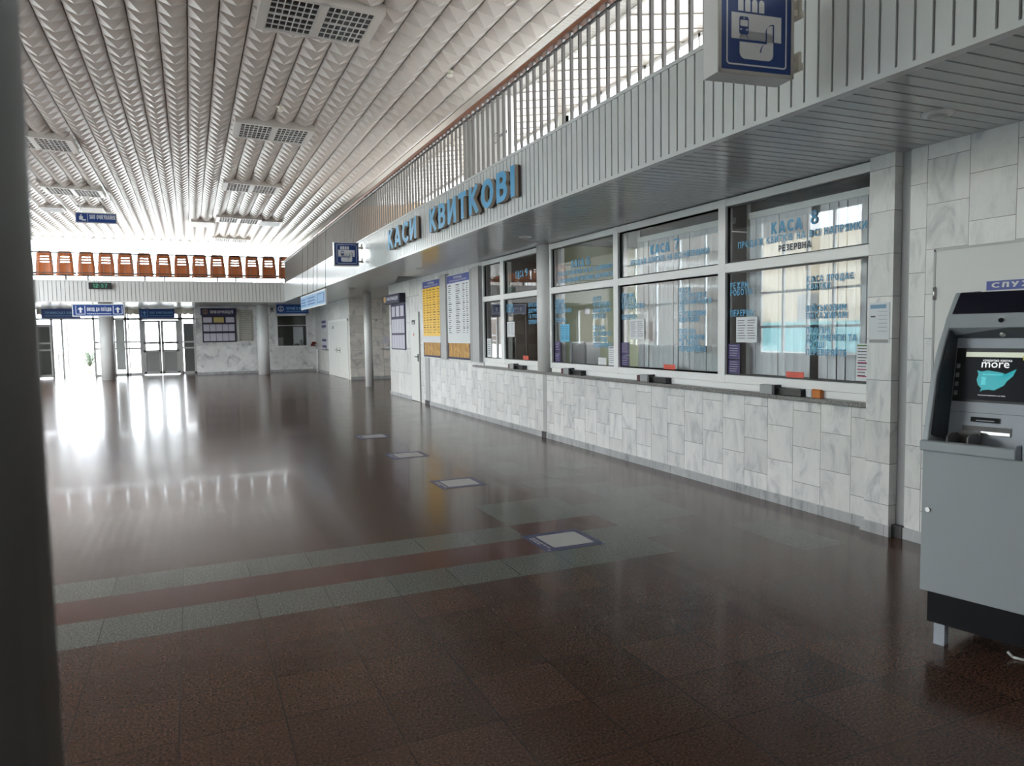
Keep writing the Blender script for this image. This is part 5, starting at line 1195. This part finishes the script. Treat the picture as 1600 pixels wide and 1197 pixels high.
# ================================================================== FLOOR STICKERS
for k, (ya, lb) in enumerate(((4.70, 'dark blue floor sticker nearest the camera on the red band'), (7.11, 'second floor sticker from the camera before the counter'), (9.13, 'third floor sticker from the camera before the counter'), (11.12, 'farthest floor sticker before the counter'))):
    t = thing('floor_sticker', lb, 'sticker', (2.555, ya + .235, 0), 0, 'square floor stickers along the counter')
    MB().box(-.245, .245, -.235, .235, 0, .0015).build('backing', mat('sticker_blue', srgb(58, 60, 98), .35), t)
    m = MB(); r_ = .02
    pts = []
    for cx, cy, a0 in ((.19 - r_, .165 - r_, 0), (-.15 + r_, .165 - r_, PI / 2), (-.15 + r_, -.165 + r_, PI), (.19 - r_, -.165 + r_, 1.5 * PI)):
        for q in range(5): a = a0 + PI / 2 * q / 4; pts.append((cx + r_ * math.cos(a), cy + r_ * math.sin(a), .0016))
    m.prism(pts, (0, 0, .0006)); m.build('white_panel', mat('sticker_white', (.48, .47, .46, 1), .4), t)
    m = MB()
    for q, (x0, n_) in enumerate(((-.19, 5), (-.215, 3))):
        for i in range(n_): m.box(x0, x0 + .013, .14 - i * .062 - .05, .14 - i * .062, .0016, .002)
    m.box(-.22, -.20, -.21, -.19, .0016, .002); m.build('lettering', MATS['sticker_white'], t)

# ================================================================== CASH MACHINE
A = thing('cash_machine', 'grey cash machine with a lit screen standing at the right edge', 'cash machine', (3.31, 2.50, 0), math.radians(-90 - 13.9 + 27.8) if False else 0)
_a = math.radians(-13.9)
Ux, Dx = Vector((-math.sin(_a), -math.cos(_a), 0)), Vector((math.cos(_a), -math.sin(_a), 0))
A.matrix_world = Matrix(((Ux.x, Dx.x, 0, 3.31), (Ux.y, Dx.y, 0, 2.50), (0, 0, 1, 0), (0, 0, 0, 1)))
AW, AD = .60, .74       # width along the front, depth; local x = along the front (left to right), y = into the machine
MB().box(.0, AW, 0.012, AD, .275, 1.0).build('cabinet', atm_grey, A, False, .006)
MB().box(.004, AW - .004, .0, .012, .278, .985).build('cabinet_door', atm_grey, A, False, .003)
MB().box(.03, AW - .03, .03, AD - .03, .115, .275).build('plinth', atm_base, A)
for lx in (.055, AW - .105):
    for ly in (.05, AD - .11):
        MB().box(lx, lx + .05, ly, ly + .05, 0, .115).build('leg', atm_light, A)
MB().tube((.035, -.001, .69), (.035, -.008, .69), .012, 16).tube((.035, -.008, .69), (.035, -.009, .69), .006, 10).build('lock', steel, A)
prof = [(0.0, 1.0), (.0, 1.04), (.082, 1.362), (.150, 1.495), (.209, 1.584), (.235, 1.63), (.343, 1.765), (.60, 1.78), (AD, 1.70), (AD, 1.0)]
inner = [(.12, 1.03), (.19, 1.20), (.29, 1.535), (AD, 1.6), (AD, 1.03)]
for x0 in (0, AW - .028):
    MB().prism([(x0, d_, z_) for d_, z_ in prof], (.028, 0, 0)).build('side_cheek', atm_grey, A, False, .005)
MB().prism([(.028, d_, z_) for d_, z_ in [(.02, 1.0), (.02, 1.002), (.28, 1.006), (.28, 1.0)]], (AW - .056, 0, 0)).build('shelf_deck', atm_dark, A)
MB().box(-.004, .41, -.022, .03, .985, 1.034).build('shelf_lip', atm_grey, A, False, .006)
MB().box(.43, AW - .03, -.010, .24, .985, 1.07).build('side_block', atm_light, A, False, .006)
MB().box(.411, .43, -.015, .1, .985, 1.05).build('lip_end', atm_dark, A)
# recessed panel
def on_panel(x, t, off=0.0):      # t: 0 bottom .. 1 top of the sloping panel
    d_ = .20 + .10 * t; z_ = 1.006 + (1.535 - 1.006) * t; n_ = Vector((0, -.529, .10)).normalized()
    return Vector((x, d_, z_)) + n_ * off
def panel_box(m, x0, x1, t0, t1, h, mi=0, off=0.0):
    p = [on_panel(x0, t0, off), on_panel(x1, t0, off), on_panel(x1, t1, off), on_panel(x0, t1, off)]; n_ = Vector((0, -.529, .10)).normalized() * h
    m.prism(p, n_, mi)
m = MB(); panel_box(m, .028, AW - .028, 0, 1, -.03); m.build('fascia_panel', atm_light, A)
m = MB(); m.prism([(.0285, d_, z_) for d_, z_ in [(.03, 1.06), (.09, 1.34), (.21, 1.575), (.33, 1.56), (.23, 1.02)]], (.006, 0, 0)); m.build('inner_cheek', mat('atm_inner', srgb(58, 62, 70), .45), A)
m = MB(); m.prism([(AW - .0345, d_, z_) for d_, z_ in [(.03, 1.06), (.09, 1.34), (.21, 1.575), (.33, 1.56), (.23, 1.02)]], (.006, 0, 0)); m.build('inner_cheek', MATS['atm_inner'], A)
# header
hd = [(.209, 1.587), (.238, 1.655), (.34, 1.655), (.33, 1.535), (.29, 1.535)]
MB().prism([(.028, d_, z_) for d_, z_ in hd], (AW - .056, 0, 0)).build('header_strip', atm_grey, A)
MB().prism([(.028, d_, z_) for d_, z_ in [(.24, 1.656), (.338, 1.765), (.60, 1.775), (.60, 1.656)]], (AW - .056, 0, 0)).build('header_panel', header_glass, A)
MB().prism([(.0285, d_, z_) for d_, z_ in [(.213, 1.586), (.29, 1.5345), (.33, 1.533), (.33, 1.586)]], (AW - .057, -.002, -.002)).build('hood_underside', atm_dark, A)
MB().box(.028, AW - .028, .33, AD, 1.0, 1.66).build('core', atm_grey, A)
MB().box(.028, AW - .028, .59, AD - .02, 1.6, 1.70).build('top', atm_grey, A)
MB().tube((.255, .222, 1.622), (.255, .214, 1.619), .011, 16).build('camera_lens', black, A)
MB().tube((.25, .262, 1.556), (.25, .256, 1.548), .013, 12).build('spot_lamp', steel, A)
# screen
T = lambda z: (z - 1.006) / (1.535 - 1.006)
m = MB(); panel_box(m, .040, AW - .035, T(1.215), T(1.482), .006); m.build('screen_bezel', black, A)
m = MB(); panel_box(m, .085, AW - .06, T(1.225), T(1.462), .0075); m.build('screen', mat('screen_glow', (.004, .0045, .006, 1), .3, 0, .08, emit=srgb(24, 26, 30), estr=.03), A)
m = MB(); panel_box(m, .085, AW - .06, T(1.438), T(1.462), .0083); m.build('screen_banner', mat('screen_banner', srgb(190, 194, 176), .3, emit=srgb(200, 205, 185), estr=.03), A)
m = MB(); panel_box(m, .335, AW - .06, T(1.425), T(1.447), .0088); m.build('screen_tab', mat('screen_tab', srgb(150, 160, 30), .3, emit=srgb(170, 180, 40), estr=.03), A)
tu = (on_panel(0, 1) - on_panel(0, 0)).normalized()
def ptxt(s, x, z, h, w=None, mm=None, nm='screen_lettering', bold=.0):
    m = MB(); m.text(s, on_panel(x, T(z), .009), (1, 0, 0), tuple(tu), h, w, bold); m.build(nm, mm, A)
scr_w = mat('screen_white', srgb(226, 228, 230), .3, emit=srgb(226, 228, 230), estr=.05)
ptxt('кредитна картка', .165, 1.413, .013, .125, scr_w); ptxt('more', .160, 1.386, .027, .12, scr_w, bold=.03)
ptxt('твої гроші працюють на тебе', .155, 1.247, .006, .12, scr_w)
m = MB(); random.seed(4); pts = []
for (px, pz) in ((.150, 1.352), (.142, 1.372), (.162, 1.366), (.190, 1.372), (.235, 1.366), (.262, 1.360), (.270, 1.338), (.290, 1.352), (.305, 1.378), (.312, 1.382), (.300, 1.348), (.276, 1.322), (.266, 1.302), (.245, 1.288), (.225, 1.276), (.200, 1.279), (.175, 1.275), (.163, 1.266), (.168, 1.284), (.152, 1.300), (.144, 1.325)):
    pts.append(on_panel(px, T(pz), .0085))
cen = on_panel(.21, T(1.325), .0085); m.add([cen] + pts, [(0, 1 + (i + 1) % len(pts), 1 + i) for i in range(len(pts))]); m.build('screen_picture', mat('screen_teal', srgb(20, 120, 130), .3, emit=srgb(20, 150, 158), estr=.04), A)
m = MB()
for q in ((.168, .255, 1.350, 1.355), (.165, .185, 1.300, 1.34)): panel_box(m, q[0], q[1], T(q[2]), T(q[3]), .0004, 0, .0088)
m.build('screen_highlight', mat('screen_teal_light', srgb(70, 190, 196), .3, emit=srgb(60, 180, 190), estr=.03), A)
for k in range(4):
    m = MB(); zt = 1.245 + k * .045; panel_box(m, .047, .062, T(zt), T(zt + .022), .011); m.build('side_button', mat('button_grey', (.30, .31, .33, 1), .35), A)
# card slot, cash slot, keypad
m = MB(); panel_box(m, .135, .262, T(1.118), T(1.142), .008); m.build('card_slot', atm_base, A)
m = MB(); panel_box(m, .160, .240, T(1.124), T(1.128), .009); m.build('card_slit', atm_light, A)
m = MB(); panel_box(m, .10, .315, T(1.058), T(1.098), .004); m.build('cash_slot', mat('slot_brown', (.10, .09, .09, 1), .4), A)
m = MB(); panel_box(m, .16, .312, T(1.060), T(1.074), .010); m.build('cash_shutter', steel, A)
m = MB(); panel_box(m, .03, AW - .03, T(1.162), T(1.164), .001); m.build('panel_seam', atm_dark, A)
def shield(x):
    m = MB(); m.prism([(x, .015, 1.006), (x, .015, 1.062), (x, .05, 1.076), (x, .13, 1.072), (x, .165, 1.05), (x, .165, 1.006)], (.006, 0, 0)); m.build('keypad_shield', mat('shield_grey', (.17, .165, .165, 1), .35), A)
shield(.105); shield(.195)
MB().box(.105, .20, .16, .168, 1.006, 1.08).build('keypad_shield', MATS['shield_grey'], A)
MB().box(.112, .30, .03, .155, 1.004, 1.009).build('keypad', black, A)
m = MB()
for i in range(4):
    for j in range(4): m.box(.12 + i * .032 + (.025 if i > 1 else 0), .142 + i * .032 + (.025 if i > 1 else 0), .04 + j * .028, .058 + j * .028, 1.009, 1.014)
m.build('keys', steel, A)
MB().box(.04, .10, .05, .11, 1.006, 1.010).build('contact_reader', black, A)
tag(MB().path([(3.535, 2.195, .03), (3.545, 2.175, .009), (3.57, 2.12, .008), (3.62, 2.0, .008), (3.72, 1.85, .008)], .006, 8).build('power_cable', white), 'thin white cable on the floor below the cash machine', 'cable')
